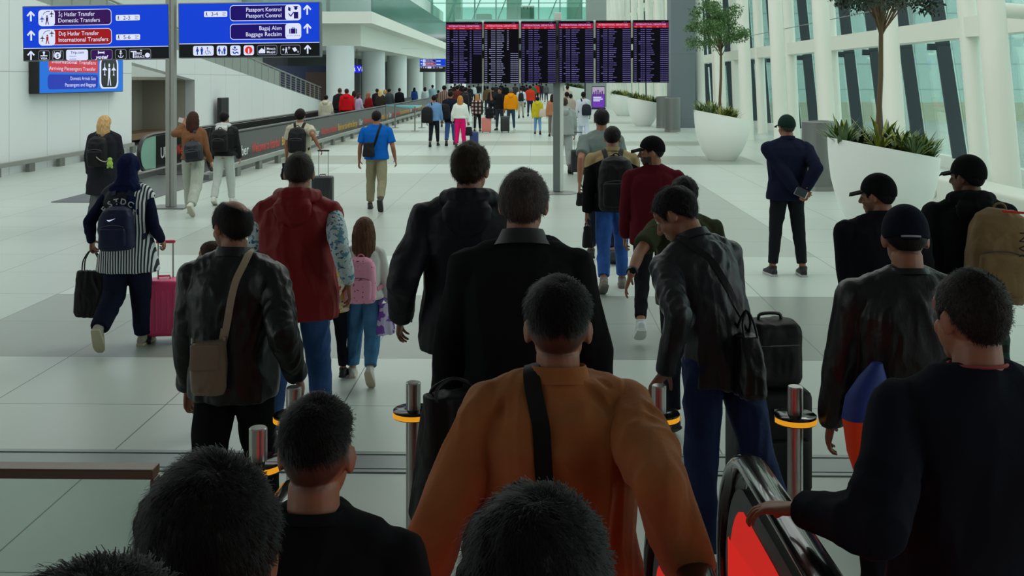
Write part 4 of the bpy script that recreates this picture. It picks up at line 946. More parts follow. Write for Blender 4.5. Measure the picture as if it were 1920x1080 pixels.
def ik(S, Tt, l1, l2, pole):
    S = np.array(S, float); Tt = np.array(Tt, float); d = Tt - S; D = np.linalg.norm(d); D2 = min(D, (l1 + l2) * .995); u = d / D
    Tt = S + u * D2; a = (l1 * l1 - l2 * l2 + D2 * D2) / (2 * D2); h = math.sqrt(max(0, l1 * l1 - a * a)); pl = np.array(pole, float); pl = pl - u * np.dot(pl, u); pl = nrm(pl)
    return S + u * a + pl * h, Tt
def catmull(pts, n=6):
    pts = [np.array(p, float) for p in pts]; out = []
    for i in range(len(pts) - 1):
        p0 = pts[max(i - 1, 0)]; p1 = pts[i]; p2 = pts[i + 1]; p3 = pts[min(i + 2, len(pts) - 1)]
        for k in range(n):
            t_ = k / n; out.append(.5 * ((2 * p1) + (-p0 + p2) * t_ + (2 * p0 - 5 * p1 + 4 * p2 - p3) * t_ ** 2 + (-p0 + 3 * p1 - 3 * p2 + p3) * t_ ** 3))
    out.append(pts[-1]); return out
def ribbon(mb, pts, nrmls, w_, th=.004, T=None):
    pts = [np.array(p, float) for p in pts]; V = []; k = len(pts)
    for i, p in enumerate(pts):
        d = nrm(pts[min(i + 1, k - 1)] - pts[max(i - 1, 0)]); n = nrm(nrmls[i]); s = nrm(np.cross(d, n)) * w_ / 2; n = np.cross(s, d); n = nrm(n) * th / 2
        if np.dot(n, nrmls[i]) < 0: n = -n
        V += [p + s + n, p - s + n, p - s - n, p + s - n]
    Fc = [(3, 2, 1, 0), tuple((k - 1) * 4 + j for j in range(4))]
    for i in range(k - 1):
        for j in range(4): Fc.append((i * 4 + j, i * 4 + (j + 1) % 4, (i + 1) * 4 + (j + 1) % 4, (i + 1) * 4 + j))
    mb.add(V, Fc, T)
PEOPLE = {}
def person(key, px, d, heady, label, heading=0, base=0.0, height=None, skin='m', hair=('short', (22, 18, 17), .014), hat=None, hp=(0, 0, 0),
           top=None, pants=None, shoes=((30, 30, 32), (30, 30, 32)), arms=None, legs=None, lean=0, vox=None, wide=1.0, female=False, child=False, beard=0.0, stub=None, face=False, strands_n=0, headk=1.0, group=None, twist=0, side=0):
    """px: column of the pelvis, d: depth, heady: photo row of the head top (sets the size). heading: degrees, 0 = walking away.
    hp: head (yaw, pitch, roll); arms {'L': spec, 'R': spec}: (fwd, out, bend) or ('w', world point) ; legs (hip, knee, foot, out)"""
    far = d > 28
    if vox is None: vox = .0075 if d < 8 else (.010 if d < 20 else (.016 if d < 40 else .024))
    top = dict({'c': (20, 20, 22), 'kind': 'fabric', 'b': .02, 'hem': .84, 'sleeve': 'long', 'hood': False, 'collar': True, 'fold': .006, 'arm': 1.0}, **(top or {}))
    pants = dict({'c': (24, 26, 34), 'kind': 'fabric', 'w': 1.0, 'len': .06}, **(pants or {}))
    arms = arms or {'L': (-8, 9, 18), 'R': (8, 9, 22)}
    legs = legs or ((-16, 22, -38, 2), (20, 8, 0, 2))
    sh = (.166 if female else .182) * wide; hipw = (.175 if female else .165) * (1 + (wide - 1) * .8)
    Rl = rot((1, 0, 0), rad(-lean)) @ rot((0, 1, 0), rad(side)); piv = np.array([0, 0, .95])
    Rt = rot((0, 0, 1), rad(twist))
    def up_(p):   # spine transform
        p = np.array(p, float); q = (p - piv); k = np.clip((p[..., 2] - .9) / .2, 0, 1) if p.ndim > 1 else min(1, max(0, (p[2] - .9) / .2))
        r = q @ (Rl @ Rt).T + piv
        return r * k + p * (1 - k) if p.ndim == 1 else r * k[:, None] + p * (1 - k[:, None])
    TU = T4(Rl @ Rt, piv - (Rl @ Rt) @ piv)
    # legs
    L = {}
    for s, nm, sp in ((-1, 'L', legs[0]), (1, 'R', legs[1])):
        hf, kn, ft, ou = sp; hip = np.array([s * .088, 0, .92]); a = rad(hf); o_ = rad(ou) * s
        def dr(a_): return np.array([math.sin(o_) * math.cos(a_), math.sin(a_), -math.cos(a_) * math.cos(o_)])
        knee = hip + dr(a) * .44; ank = knee + dr(a - rad(kn)) * .40
        fR = rot((0, 0, 1), -s * rad(6)) @ rot((1, 0, 0), rad(ft)); L[nm] = [hip, knee, ank, fR]
    lo = min(min((L[n][2] + L[n][3] @ np.array([0, y, -.08]))[2] for y in (-.06, .17)) for n in 'LR')
    dz = -lo
    for n in 'LR':
        for i in range(3): L[n][i] = L[n][i] + (0, 0, dz)
    off = np.array([0, 0, dz]); TZ = T4(None, off); TU = TZ @ TU
    def U(p): return up_(p) + off
    # head
    yaw, pit, rol = hp
    HR = (Rl @ Rt) @ rot((0, 0, 1), rad(yaw)) @ rot((0, 1, 0), rad(rol)) @ rot((1, 0, 0), rad(-pit))
    neckp = U((0, -.005, 1.51)); hk = (1.24 if child else 1.04) * headk
    TH = T4(HR, neckp + HR @ (np.array([0, .014, .108]) * hk), hk)
    htop = (TH @ np.array([0, -.01, .116, 1]))[2]
    if hat: htop += .012 * hk
    elif isinstance(hair, tuple): htop += hair[2] * hk * .8
    if height is None:
        zt_ = H - (heady - CY) * d / F - base; s = zt_ / htop
    else: s = height / htop
    g = GX(px, d); g[2] = base; root = empty('person', g, rad(heading)); tag(root, label, 'person', group)
    Mw = T4(rot((0, 0, 1), rad(heading)), g); Mi = np.linalg.inv(Mw)
    def w2l(p): return (Mi @ np.append(p, 1))[:3] / s
    A = {}
    for sd, nm in ((-1, 'L'), (1, 'R')):
        S = U((sd * sh, 0, 1.388)); sp = arms[nm]
        if sp[0] == 'w':
            T_ = w2l(np.array(sp[1])); hd = None
            pole = np.array(sp[2]) if len(sp) > 2 else np.array([sd * .2, -1, -.2]); E, Wr = ik(S, T_, .29, .255, pole); 
        elif sp[0] == 'l':
            pole = np.array(sp[2]) if len(sp) > 2 else np.array([sd * .2, -1, -.2]); E, Wr = ik(S, np.array(sp[1]) + off, .29, .255, pole)
        else:
            f_, o_, bn = map(rad, sp[:3]); d1 = np.array([sd * math.sin(o_), math.sin(f_) * math.cos(o_), -math.cos(f_) * math.cos(o_)]); f2 = f_ + bn
            d2 = np.array([sd * math.sin(o_ * .35), math.sin(f2) * math.cos(o_), -math.cos(f2) * math.cos(o_)]); E = S + d1 * .29; Wr = E + nrm(d2) * .255
        A[nm] = (S, E, Wr)
    # hands frames
    HT = {}
    for sd, nm in ((-1, 'L'), (1, 'R')):
        S, E, Wr = A[nm]; yd = nrm(Wr - E); sp = arms[nm]; opt = sp[3] if len(sp) > 3 and isinstance(sp[3], dict) else {}
        if 'dir' in opt: yd = nrm(opt['dir'])
        bk = np.array(opt.get('back', (sd * 1.0, .15, .1))); bk = nrm(bk - yd * np.dot(bk, yd)); xx = np.cross(yd, bk)
        thumb = np.array(opt.get('thumb', (0, 1, .3))); side_ = 1 if np.dot(xx, thumb) > 0 else -1
        HT[nm] = (T4(np.stack([xx, yd, bk], 1), Wr + yd * .012), side_, opt.get('curl', .45), opt.get('spread', .1))
    # ---- body
    fem = .93 if female else 1.0
    b = MB(); head_parts(b, TH, face or d < 12)
    b.tube([(TH @ np.array([0, -.022, -.055, 1]))[:3], U((0, -.016, 1.46))], [.056 * hk * fem, .062 * (wide * .5 + .5)], 18)
    b.zloft([(.86, .14, .095), (.95, .14, .09), (1.05, .12, .085), (1.2, .13, .09), (1.33, .145, .095), (1.43, .14, .075), (1.49, .06, .055)], 18, TU)
    skr = .045 if top['sleeve'] != 'long' else .036
    for nm in 'LR':
        S, E, Wr = A[nm]; b.tube([S, E], [.048, .04], 12, rnd=True); b.tube([E, E * .6 + Wr * .4, Wr], [.04, .039, .026], 12, rnd=True)
        if not (d > 45): hand_parts(b, HT[nm][0], HT[nm][2], HT[nm][1], 1.0, HT[nm][3])
        else: b.tube([Wr, Wr + nrm(Wr - E) * .14], [.03, .03], 8, rnd=True)
        hp_, kn, an, fR = L[nm]; b.tube([hp_, kn, an], [.072, .05, .036], 12, rnd=True); b.tube([an - (0, 0, .02), an + fR @ np.array([0, .12, -.05])], [.038, .03], 10, rnd=True)
    bv = vox * .8
    if d < 9: bv = .0055
    me, V = fuse(b, bv, 2)
    a_ = me.attributes.new('stubble', 'FLOAT', 'POINT')
    iT = np.linalg.inv(TH); ph = V @ iT[:3, :3].T + iT[:3, 3]
    st = np.zeros(len(V)); onhead = (np.linalg.norm(ph, axis=1) < .16)
    if isinstance(hair, tuple) and hair[0] not in ('long', 'hijab'):
        sm = scalp_mask(ph * 1.0, .022, .03) * (.8 if hair[0] in ('fade', 'buzz', 'crop') else .55); sm = np.where(np.abs(ph[:, 0]) > .079, 0, sm)
        if hair[0] == 'bald': sm *= np.clip((np.hypot((ph[:, 0] - .012) / .052, (ph[:, 1] + .03) / .068) - .8) / .25 + (ph[:, 2] < .06), 0, 1)
        st = np.maximum(st, sm * onhead)
    if beard:
        bm = (ph[:, 1] > .005) & (ph[:, 2] < -.035) & (ph[:, 2] > -.13) & (np.hypot(ph[:, 0], (ph[:, 2] + .066) * 1.6) > .018); st = np.maximum(st, beard * bm * onhead)
    st = np.maximum(st, .85 * onhead * (np.abs(ph[:, 2] - .031) < .005) * (ph[:, 1] > .07) * (np.abs(ph[:, 0]) > .012))
    st = np.maximum(st, .7 * onhead * (np.abs(ph[:, 2] + .0655) < .003) * (ph[:, 1] > .07) * (np.abs(ph[:, 0]) < .022))
    a_.data.foreach_set('value', st.astype(np.float32))
    set_co(me, V * s); me.polygons.foreach_set('use_smooth', [True] * len(me.polygons)); hc = hair[1] if isinstance(hair, tuple) else (30, 24, 22)
    me.materials.append(skinmat(skin, tuple(hc))); me.name = 'body'; link('body', me, root)
    def put(name, mb_, m_, v=None, fold=0, smooth=2, parent=root, raw=False, seed=0, fsc=9, fz=.45):
        if raw:
            me_ = mesh_np(name, mb_.verts() * s, mb_.Fc, True, [m_])
            try: me_.set_sharp_from_angle(angle=rad(50))
            except Exception: pass
        else:
            me_, V_ = fuse(mb_, v or vox, smooth)
            if fold:
                N_ = get_no(me_); V_ = V_ + N_ * folds(V_, fold, seed or (px * .37 + d), fsc, fz)[:, None]
            set_co(me_, V_ * s); me_.polygons.foreach_set('use_smooth', [True] * len(me_.polygons)); me_.materials.append(m_)
        return link(name, me_, parent)
    if face:
        for sx in (-1, 1):
            e = MB(); e.ell((sx * .031, .0745, .008), (.0125, .0115, .0095), TH, 12, 8); put('eye', e, mat('eye_white', (200, 196, 190), .3), raw=True)
            e = MB(); e.ell((sx * .031, .0835, .008), (.0055, .004, .0055), TH, 10, 6); put('iris', e, mat('iris_dark', (24, 18, 16), .2), raw=True)
    # ---- top garment
    bb = top['b']; hem = top['hem']; tb = MB()
    prof = [(hem, hipw + bb * 1.1 + top.get('flare', 0), .122 + bb), (max(hem + .03, .92), hipw + bb * 1.1, .122 + bb), (1.05, (.148 if female else .155) * (.6 + wide * .4) + bb, .112 + bb + top.get('belly', 0)), (1.2, .163 * (.5 + wide * .5) + bb, .12 + bb), (1.33, .172 * wide + bb * .8, .122 + bb), (1.41, .16 * wide + bb * .5, .105 + bb * .8), (1.465, .10 * wide + bb * .3, .08 + bb * .4), (1.505, .074 + bb * .2, .07 + bb * .2)]
    prof = [q for q in prof if q[0] >= hem]
    rings = []
    for z, rx, ry in prof:
        c = U((0, -.004, z)); k = min(1, max(0, (z - .9) / .2)); Rr = np.eye(3) * (1 - k) + (Rl @ Rt) * k
        rings.append((c, Rr @ np.array([rx, 0, 0]), Rr @ np.array([0, ry, 0]), 2.35))
    dense = []
    for i in range(len(rings) - 1):
        for k in range(3):
            t_ = k / 3; dense.append(tuple(rings[i][q] * (1 - t_) + rings[i + 1][q] * t_ for q in range(3)) + (2.35,))
    dense.append(rings[-1]); tb.loft(dense, 32)
    am = top['arm'] * (.95 if female else 1.0)
    for sd, nm in ((-1, 'L'), (1, 'R')):
        S, E, Wr = A[nm]; tb.tube([U((sd * .05, -.01, 1.458)), U((sd * .115, -.008, 1.424)), S + (-sd * .006, 0, -.012)], [.052 + bb * .3, .056 + bb * .4, .058 + bb * .45], 16, rnd=True)
        if top['sleeve'] == 'long':
            cuff = top.get('cuff', .036) + bb * .35; e1 = E + nrm(E - S) * .01
            tb.tube([S, S * .5 + e1 * .5, e1], [(.06 + bb * .5) * am, (.055 + bb * .5) * am, (.049 + bb * .5) * am], 16, rnd=True)
            tb.tube([e1, e1 * .5 + Wr * .5, Wr + nrm(Wr - E) * .012], [(.049 + bb * .5) * am, (.045 + bb * .45) * am, cuff], 16)
            tb.ell(e1, ((.049 + bb * .5) * am,) * 3, None, 12, 8)
        elif top['sleeve'] == 'short':
            q = S + (E - S) * top.get('slen', .72); tb.tube([S, q], [.06 + bb * .5, .06 + bb * .6], 16)
            tb.ell(S, (.06 + bb * .5,) * 3, None, 12, 8)
        else: tb.ell(S + (0, 0, -.01), (.05 + bb * .3, .06 + bb * .4, .066 + bb * .4), None, 14, 10)
    tm = top.get('mat') or cloth(top['c'], top['kind'])
    nm_top = top.get('name', 'jacket' if top['sleeve'] == 'long' and top['collar'] else 'shirt')
    jk = put(nm_top, tb, tm, fold=top['fold'] if d < 45 else 0, fsc=top.get('fsc', 9), fz=top.get('fz', .45), smooth=7 if d < 12 else 3)
    JV = get_co(jk.data); bvh = BVHTree.FromPolygons([tuple(v) for v in JV / s], [tuple(p.vertices) for p in jk.data.polygons])
    if top.get('under'):   # sleeves of another garment below a vest
        ub = MB()
        for nm in 'LR':
            S, E, Wr = A[nm]; e1 = E + nrm(E - S) * .01; ub.tube([S, S * .5 + e1 * .5, e1], [.06, .058, .054], 16, rnd=True); ub.ell(e1, (.054,) * 3); ub.tube([e1, e1 * .5 + Wr * .5, Wr], [.054, .05, .036], 16)
        put('sleeves', ub, top['under'], fold=.004)
    if top['collar'] and not top['hood']:
        cb = MB(); R0 = .07 + bb * .25; h_ = top.get('ch', .04) - .008
        rr_ = [];
        for z, r_ in ((-.01, R0 + .012), (h_, R0 - .001), (h_ + .006, R0 - .004), (h_, R0 - .008), (-.01, R0 - .004)):
            rr_.append(((0, -.008 + .0, 1.492 + z), (r_ * 1.02, 0, 0), (0, r_ * 1.0, -.012 if z > 0 else -.02), 2.1))
        if top.get('fallcollar'):
            rr_ = [((0, -.01, 1.475), (R0 + .03, 0, 0), (0, R0 + .028, -.03), 2.2), ((0, -.01, 1.50), (R0 + .012, 0, 0), (0, R0 + .012, -.02), 2.2), ((0, -.008, 1.535), (R0 - .004, 0, 0), (0, R0 - .004, -.018), 2.1), ((0, -.008, 1.53), (R0 - .012, 0, 0), (0, R0 - .012, -.018), 2.1), ((0, -.008, 1.48), (R0 - .01, 0, 0), (0, R0 - .01, -.018), 2.1)]
        cb.loft(rr_, 30, TU, cap=False); put('collar', cb, top.get('cmat') or tm, raw=True)
    if top.get('neckband'):
        cb = MB(); n_ = 24; cb.tube([(TU @ np.array([.071 * math.cos(a), -.01 + .069 * math.sin(a), 1.508 - .01 * math.sin(a), 1]))[:3] for a in np.linspace(0, 2 * PI, n_)], .005, 6); put('neckband', cb, mat('neckband', top['neckband'], .8), raw=True)
    if top['hood']:
        hb = MB(); pts = []
        for k, a in enumerate(np.linspace(rad(-55), rad(235), 15)):
            pts.append(((.092 + bb * .3) * math.cos(a), -.012 - (.088 + bb * .3) * math.sin(a), 1.49 + .012 * math.sin(a)))
        pts = [(TU @ np.array([*p, 1]))[:3] for p in pts]; hb.tube(pts, [.026 + .024 * math.sin(PI * k / 14) for k in range(15)], 12, rnd=True)
        hb.loft([((0, -.088 - bb, 1.49), (.09, 0, 0), (0, .035, 0), 2.4), ((0, -.112 - bb, 1.46), (.115, 0, 0), (0, .042, 0), 2.4), ((0, -.118 - bb, 1.41), (.11, 0, 0), (0, .04, 0), 2.4), ((0, -.115 - bb, 1.36), (.08, 0, 0), (0, .03, 0), 2.2), ((0, -.108 - bb, 1.325), (.035, 0, 0), (0, .015, 0), 2.0)], 20, TU)
        put('hood', hb, top.get('hmat') or tm, fold=.005 if d < 40 else 0, fsc=14)
    # ---- trousers
    pb = MB(); w_ = pants['w']
    pb.loft([(U((0, 0, .90)) * 0 + np.array([0, 0, .90]) + off, (hipw * .98, 0, 0), (0, .115, 0), 2.3), (np.array([0, 0, 1.0]) + off, (hipw * .92, 0, 0), (0, .105, 0), 2.3)], 24)
    for nm, sd in (('L', -1), ('R', 1)):
        hp_, kn, an, fR = L[nm]; hq = hp_ + (-sd * .004, 0, -.01)
        e = kn + (an - kn) * (1 - pants['len'] / .4)
        pb.tube([hp_ + (0, 0, .05), hq, hq * .5 + kn * .5, kn, kn * .5 + e * .5, e], [.09, .094 * (w_ * .3 + .7), .08 * (w_ * .6 + .4), .064 * w_, .058 * w_, pants.get('cuffw', .05) * w_], 18)
        pb.ell(hp_ + (0, -.01, .0), (.092, .11, .1))
    if pants.get('skirt'):
        z0 = pants['skirt']; pb.loft([(np.array([0, 0, z0]), (.26, 0, 0), (0, .24, 0), 2.1), (np.array([0, 0, .55]), (.21, 0, 0), (0, .18, 0), 2.1), (np.array([0, 0, .95]) + off, (hipw, 0, 0), (0, .115, 0), 2.2)], 26)
    put('skirt' if pants.get('skirt') else 'trousers', pb, pants.get('mat') or cloth(pants['c'], pants['kind']), fold=.006 if d < 40 else 0, fsc=11)
    # ---- shoes
    for nm in 'LR':
        hp_, kn, an, fR = L[nm]; T_ = T4(fR, an); so = MB(); up = MB()
        secs = [(-.075, .028, .0), (-.06, .036, .01), (0, .04, .05), (.06, .045, .02), (.12, .048, -.01), (.17, .04, -.02), (.195, .018, -.03)]
        up.loft([((0, y, -.062 + (z + .04) / 2 * 1.0), (wx_, 0, 0), (0, 0, (z + .042) / 2 + .016), 2.4) for y, wx_, z in secs], 16, T_)
        up.tube([(0, -.012, -.03), (0, -.02, .03)], [.044, .046], 14, T_)
        so.loft([((0, y, -.0685), (wx_ + .005, 0, 0), (0, 0, .0125), 5) for y, wx_, z in secs], 16, T_)
        sh_o = put('shoe', up, mat('shoe_upper', shoes[0], .6), v=max(vox * .8, .006)); put('sole', so, mat('shoe_sole', shoes[1], .7), raw=True, parent=sh_o)
    # ---- hair and hats
    if isinstance(hair, tuple):
        st_, hc, th = hair[:3]; hm = hairmat(hc)
        if st_ in ('short', 'crop', 'messy', 'bald', 'thin', 'fade', 'buzz') and not (st_ == 'buzz'):
            Vh, Fh, p0, mk, nn = hair_shell(st_, th, int(px)); hb = MB(); hb.add(Vh, Fh, TH); ho = put('hair', hb, hm, raw=True)
            if strands_n:
                sel = mk > .35; hw = np.array([.012, -.06, .12]); Vs, Fs = strands(Vh[sel], nn[sel], hw, hair[3] if len(hair) > 3 else .018, .00055 if d < 2 else .0008, int(px), strands_n, T=TH)
                sb = MB(); sb.add(Vs, Fs, TH); o_ = put('hair_strands', sb, mat('hair_strand', tuple(c * .85 for c in hc), .5, spec=.18), raw=True, parent=ho); o_['kind'] = 'stuff'
        elif st_ in ('long', 'pony', 'bob', 'bun'):
            Vh, Fh, p0, mk, nn = hair_shell('short', th, int(px)); Vh = p0 + nn * (th * scalp_mask(p0, .02) - .007 * (1 - scalp_mask(p0, .02)))[:, None]
            hb = MB(); hb.add(Vh, Fh, TH); hl = hair[3] if len(hair) > 3 else .3
            if st_ == 'bun': hb.ell((0, -.1, .07), (.04, .035, .04), TH)
            elif st_ == 'pony': hb.tube([(0, -.1, .04), (0, -.13, .0), (0, -.125, -.1), (.01, -.11, -.02 - hl)], [.022, .03, .032, .008], 12, TH, rnd=True)
            else:
                k_ = 9; 
                for j in range(k_):
                    x = (j - (k_ - 1) / 2) / ((k_ - 1) / 2); a = x * 1.25; L_ = hl * (1 - .18 * abs(x)) * (1 + .12 * math.sin(j * 2.3))
                    p0_ = np.array([.074 * math.sin(a), -.012 - .092 * math.cos(a), .045]); p1_ = np.array([.086 * math.sin(a), -.02 - .098 * math.cos(a), -.04]); p2_ = np.array([.082 * math.sin(a) * (1.0), -.035 - .085 * math.cos(a), -.05 - L_ * .55]); p3_ = np.array([.06 * math.sin(a), -.05 - .07 * math.cos(a), -.04 - L_])
                    hb.tube([p0_, p1_, p2_, p3_], [.02, .025, .024, .007], 10, TH, rnd=True)
            put('hair', hb, hm, v=min(vox, .007) if d < 20 else vox, fold=.003 if d < 20 else 0, fsc=26, smooth=2)
    if hat == 'hijab' or (isinstance(hat, tuple) and hat[0] == 'hijab'):
        c = hat[1]; hb = MB(); hb.ell((0, -.018, .03), (.092, .115, .108), TH); hb.ell((0, -.04, -.03), (.085, .09, .09), TH)
        hb.tube([(TH @ np.array([0, -.03, -.05, 1]))[:3], U((0, -.03, 1.47))], [.085, .125], 18); hb.ell(U((0, -.055, 1.45)), (.155, .085, .075)); hb.tube([U((.05, -.08, 1.45)), U((.1, -.13, 1.36)), U((.15, -.13, 1.24))], [.07, .06, .025], 14, flat=.5, rnd=True)
        put('headscarf', hb, cloth(c), fold=.009, fsc=11)
    if isinstance(hat, tuple) and hat[0] == 'cap':
        c = hat[1]; cm = mat('cap_cloth', c, .9, spec=.1, bump=(60, .2, 2)); cb = MB(); D, Fc = dirs(48, 28); p = SKC + (0, 0, .004) + D * (SKR + .011)
        brow = np.interp(p[:, 1], [-.11, 0, .09], [-.012, .004, .038]); m_ = np.clip((p[:, 2] - brow) / .004, 0, 1); p2 = np.where(m_[:, None] > .5, p, SKC + D * (SKR - .006)); p2[:, 2] = np.where(m_ > .5, p2[:, 2] + .006 * np.clip(p2[:, 2] / .1, 0, 1), p2[:, 2])
        cb.add(p2, Fc, TH); cb.ell((0, -.012, .13), (.007, .007, .004), TH, 8, 5); co = put('cap', cb, cm, raw=True)
        bb_ = MB(); rr_ = []
        for k in range(9):
            q = k / 8; y = .055 + q * .115; hw_ = .074 * math.sqrt(max(.02, 1 - (max(0, q - .25) / .76) ** 2.4)); rr_.append(((0, y, .044 - .022 * q), (hw_, 0, 0), (0, .0, .0035), 2.0))
        V = []
        for c_, u_, v_, e_ in rr_:
            for x in np.linspace(-1, 1, 9): V.append((x * u_[0], c_[1], c_[2] - .02 * x * x + .003))
        nV = len(V); V += [(x, y, z - .005) for x, y, z in V]; Fb = []
        for i in range(8):
            for j in range(8):
                a0 = i * 9 + j; Fb.append((a0, a0 + 1, a0 + 10, a0 + 9)); Fb.append((nV + a0, nV + a0 + 9, nV + a0 + 10, nV + a0 + 1))
        ed = [j for j in range(9)] + [i * 9 + 8 for i in range(1, 9)] + [72 + j for j in range(7, -1, -1)] + [i * 9 for i in range(7, 0, -1)]
        for a0, a1 in zip(ed, ed[1:] + ed[:1]): Fb.append((a0, nV + a0, nV + a1, a1))
        bb_.add(V, Fb, TH); put('brim', bb_, cm, raw=True, parent=co)
        if len(hat) > 2:
            sb = MB(); sb.tube([(x, -.012 - .108 * math.sqrt(max(0, 1 - (x / .092) ** 2)), .002) for x in np.linspace(-.035, .035, 8)], .004, 6, TH); put('strap', sb, mat('cap_strap', hat[2], .6), raw=True, parent=co)
    PEOPLE[key] = dict(s=s, Mw=Mw, TU=TU, TH=TH, A=A, HT=HT, bvh=bvh, root=root, U=U, off=off, heading=rad(heading), g=g, bb=bb, L=L, top=top, jk=jk)
    return PEOPLE[key]
def l2w(pp, p):
    return (pp['Mw'] @ np.append(np.array(p) * pp['s'], 1))[:3]
def hand_w(pp, nm, f=.085):
    T_ = pp['HT'][nm][0]; return l2w(pp, (T_ @ np.array([0, f, -.02, 1]))[:3])
def local_root(name, pp, label, cat, at=(0, 0, 1.2), group=None):
    "an empty that shares the wearer's frame, placed at local point `at`"
    w0 = l2w(pp, at); t = empty(name, w0, pp['heading']); tag(t, label, cat, group); return t, np.array(at, float)
def putl(name, mb, m_, t, at, s, smooth=True, vox=None, fold=0, seed=1):
    if vox:
        me, V = fuse(mb, vox, 2)
        if fold: V = V + get_no(me) * folds(V, fold, seed, 14)[:, None]
        set_co(me, (V - at) * s); me.polygons.foreach_set('use_smooth', [True] * len(me.polygons)); me.materials.append(m_)
    else:
        me = mesh_np(name, (mb.verts() - at) * s, mb.Fc, smooth, [m_])
        try: me.set_sharp_from_angle(angle=rad(45))
        except Exception: pass
    return link(name, me, t)
def hug(pp, p, tgt, offset=.012):
    "pull a point outside the garment onto its surface"
    p = np.array(p, float); tgt = np.array(tgt, float); d_ = nrm(p - tgt); o = tgt + d_ * .6
    h = pp['bvh'].ray_cast(Vector(o), Vector(-d_), 1.2)
    if h[0] is None: return p, d_
    return np.array(h[0]) + d_ * offset, d_
def strap_on(pp, pts, w_, m_, t, at, name='strap', off_=.012, n=6, th=.004):
    q = catmull(pts, n); P_ = []; N_ = []
    for p in q:
        zz = min(p[2], 1.40 + pp['off'][2]); tg = np.array([p[0] * .35, 0, zz]) ; tg = tg + (pp['U']((0, 0, zz - pp['off'][2])) - (0, 0, zz)) * np.array([0, 1, 0]); a, b_ = hug(pp, p, tg, off_); P_.append(a); N_.append(b_)
    for _ in range(2): P_ = [P_[0]] + [(P_[i - 1] + P_[i] * 2 + P_[i + 1]) / 4 for i in range(1, len(P_) - 1)] + [P_[-1]]
    mb = MB(); ribbon(mb, P_, N_, w_, th); return putl(name, mb, m_, t, at, pp['s'])
def backpack(key, label, c, size=(.15, .10, .23), z=1.2, kind='nylon', straps=True, side=0, c2=None, x=0, pocket=True, name='backpack', dy=0, tilt=0):
    pp = PEOPLE[key]; s = pp['s']; hx, hy, hz = size; U = pp['U']
    best = 1
    for dz_ in (-.1, 0, .1):
        o = U((x, -.5, z + dz_)); h = pp['bvh'].ray_cast(Vector(o), Vector((0, 1, 0)), 1.0)
        if h[0] is not None: best = min(best, h[0][1] - U((x, 0, z + dz_))[1])
    yb = best - .006 - hy * .85 + dy
    c0 = U((x, yb, z)); t, at = local_root(name, pp, label, 'backpack', c0)
    R = rot((1, 0, 0), 0); TT = T4((pp['TU'][:3, :3]) @ rot((0, 1, 0), rad(tilt)), c0)
    m_ = cloth(c, kind); m2 = cloth(c2 or c, kind)
    b = MB(); b.loft([((0, 0, -hz), (hx * .86, 0, 0), (0, hy * .8, 0), 3.2), ((0, 0, -hz * .85), (hx, 0, 0), (0, hy, 0), 3.4), ((0, 0, 0), (hx * 1.02, 0, 0), (0, hy * 1.02, 0), 3.4), ((0, .01, hz * .55), (hx * .95, 0, 0), (0, hy * .9, 0), 3.2), ((0, .02, hz * .85), (hx * .78, 0, 0), (0, hy * .7, 0), 2.8), ((0, .025, hz), (hx * .4, 0, 0), (0, hy * .35, 0), 2.4)], 28, TT)
    vx = .009 if s and pp['g'][1] < 20 else .016
    putl('main_body', b, m_, t, at, s, vox=vx, fold=.004)
    if pocket:
        b = MB(); b.rbox((0, -hy * .85, -hz * .38), (hx * .78, hy * .42, hz * .46), .03, TT, 24, e=4); putl('front_pocket', b, m2, t, at, s, vox=vx, fold=.003)
        b = MB(); b.tube([(TT @ np.array([x_, -hy * 1.0 - .0, -hz * .0 + .02 + .02 * (1 - (x_ / (hx * .7)) ** 2), 1]))[:3] for x_ in np.linspace(-hx * .7, hx * .7, 10)], .0035, 6); putl('zip', b, mat('zip_grey', (96, 98, 100), .4, .5), t, at, s)
    b = MB(); b.tube([(TT @ np.array([x_, hy * .3, hz * .95 + .045 * math.sqrt(max(0, 1 - (x_ / .04) ** 2)), 1]))[:3] for x_ in np.linspace(-.04, .04, 9)], .007, 8); putl('top_handle', b, m2, t, at, s)
    if straps:
        for sx in (-1, 1):
            if straps == 'L' and sx > 0: continue
            if straps == 'R' and sx < 0: continue
            pts = [U(p) for p in ((sx * .08, -.2, 1.40), (sx * .10, -.10, 1.50), (sx * .115, .0, 1.54), (sx * .125, .12, 1.46), (sx * .14, .2, 1.3), (sx * .17, .15, 1.12), (sx * .16, -.1, 1.02))]
            strap_on(pp, pts, .05, m2, t, at, 'shoulder_strap', .006)
    return t, at, TT, (hx, hy, hz)
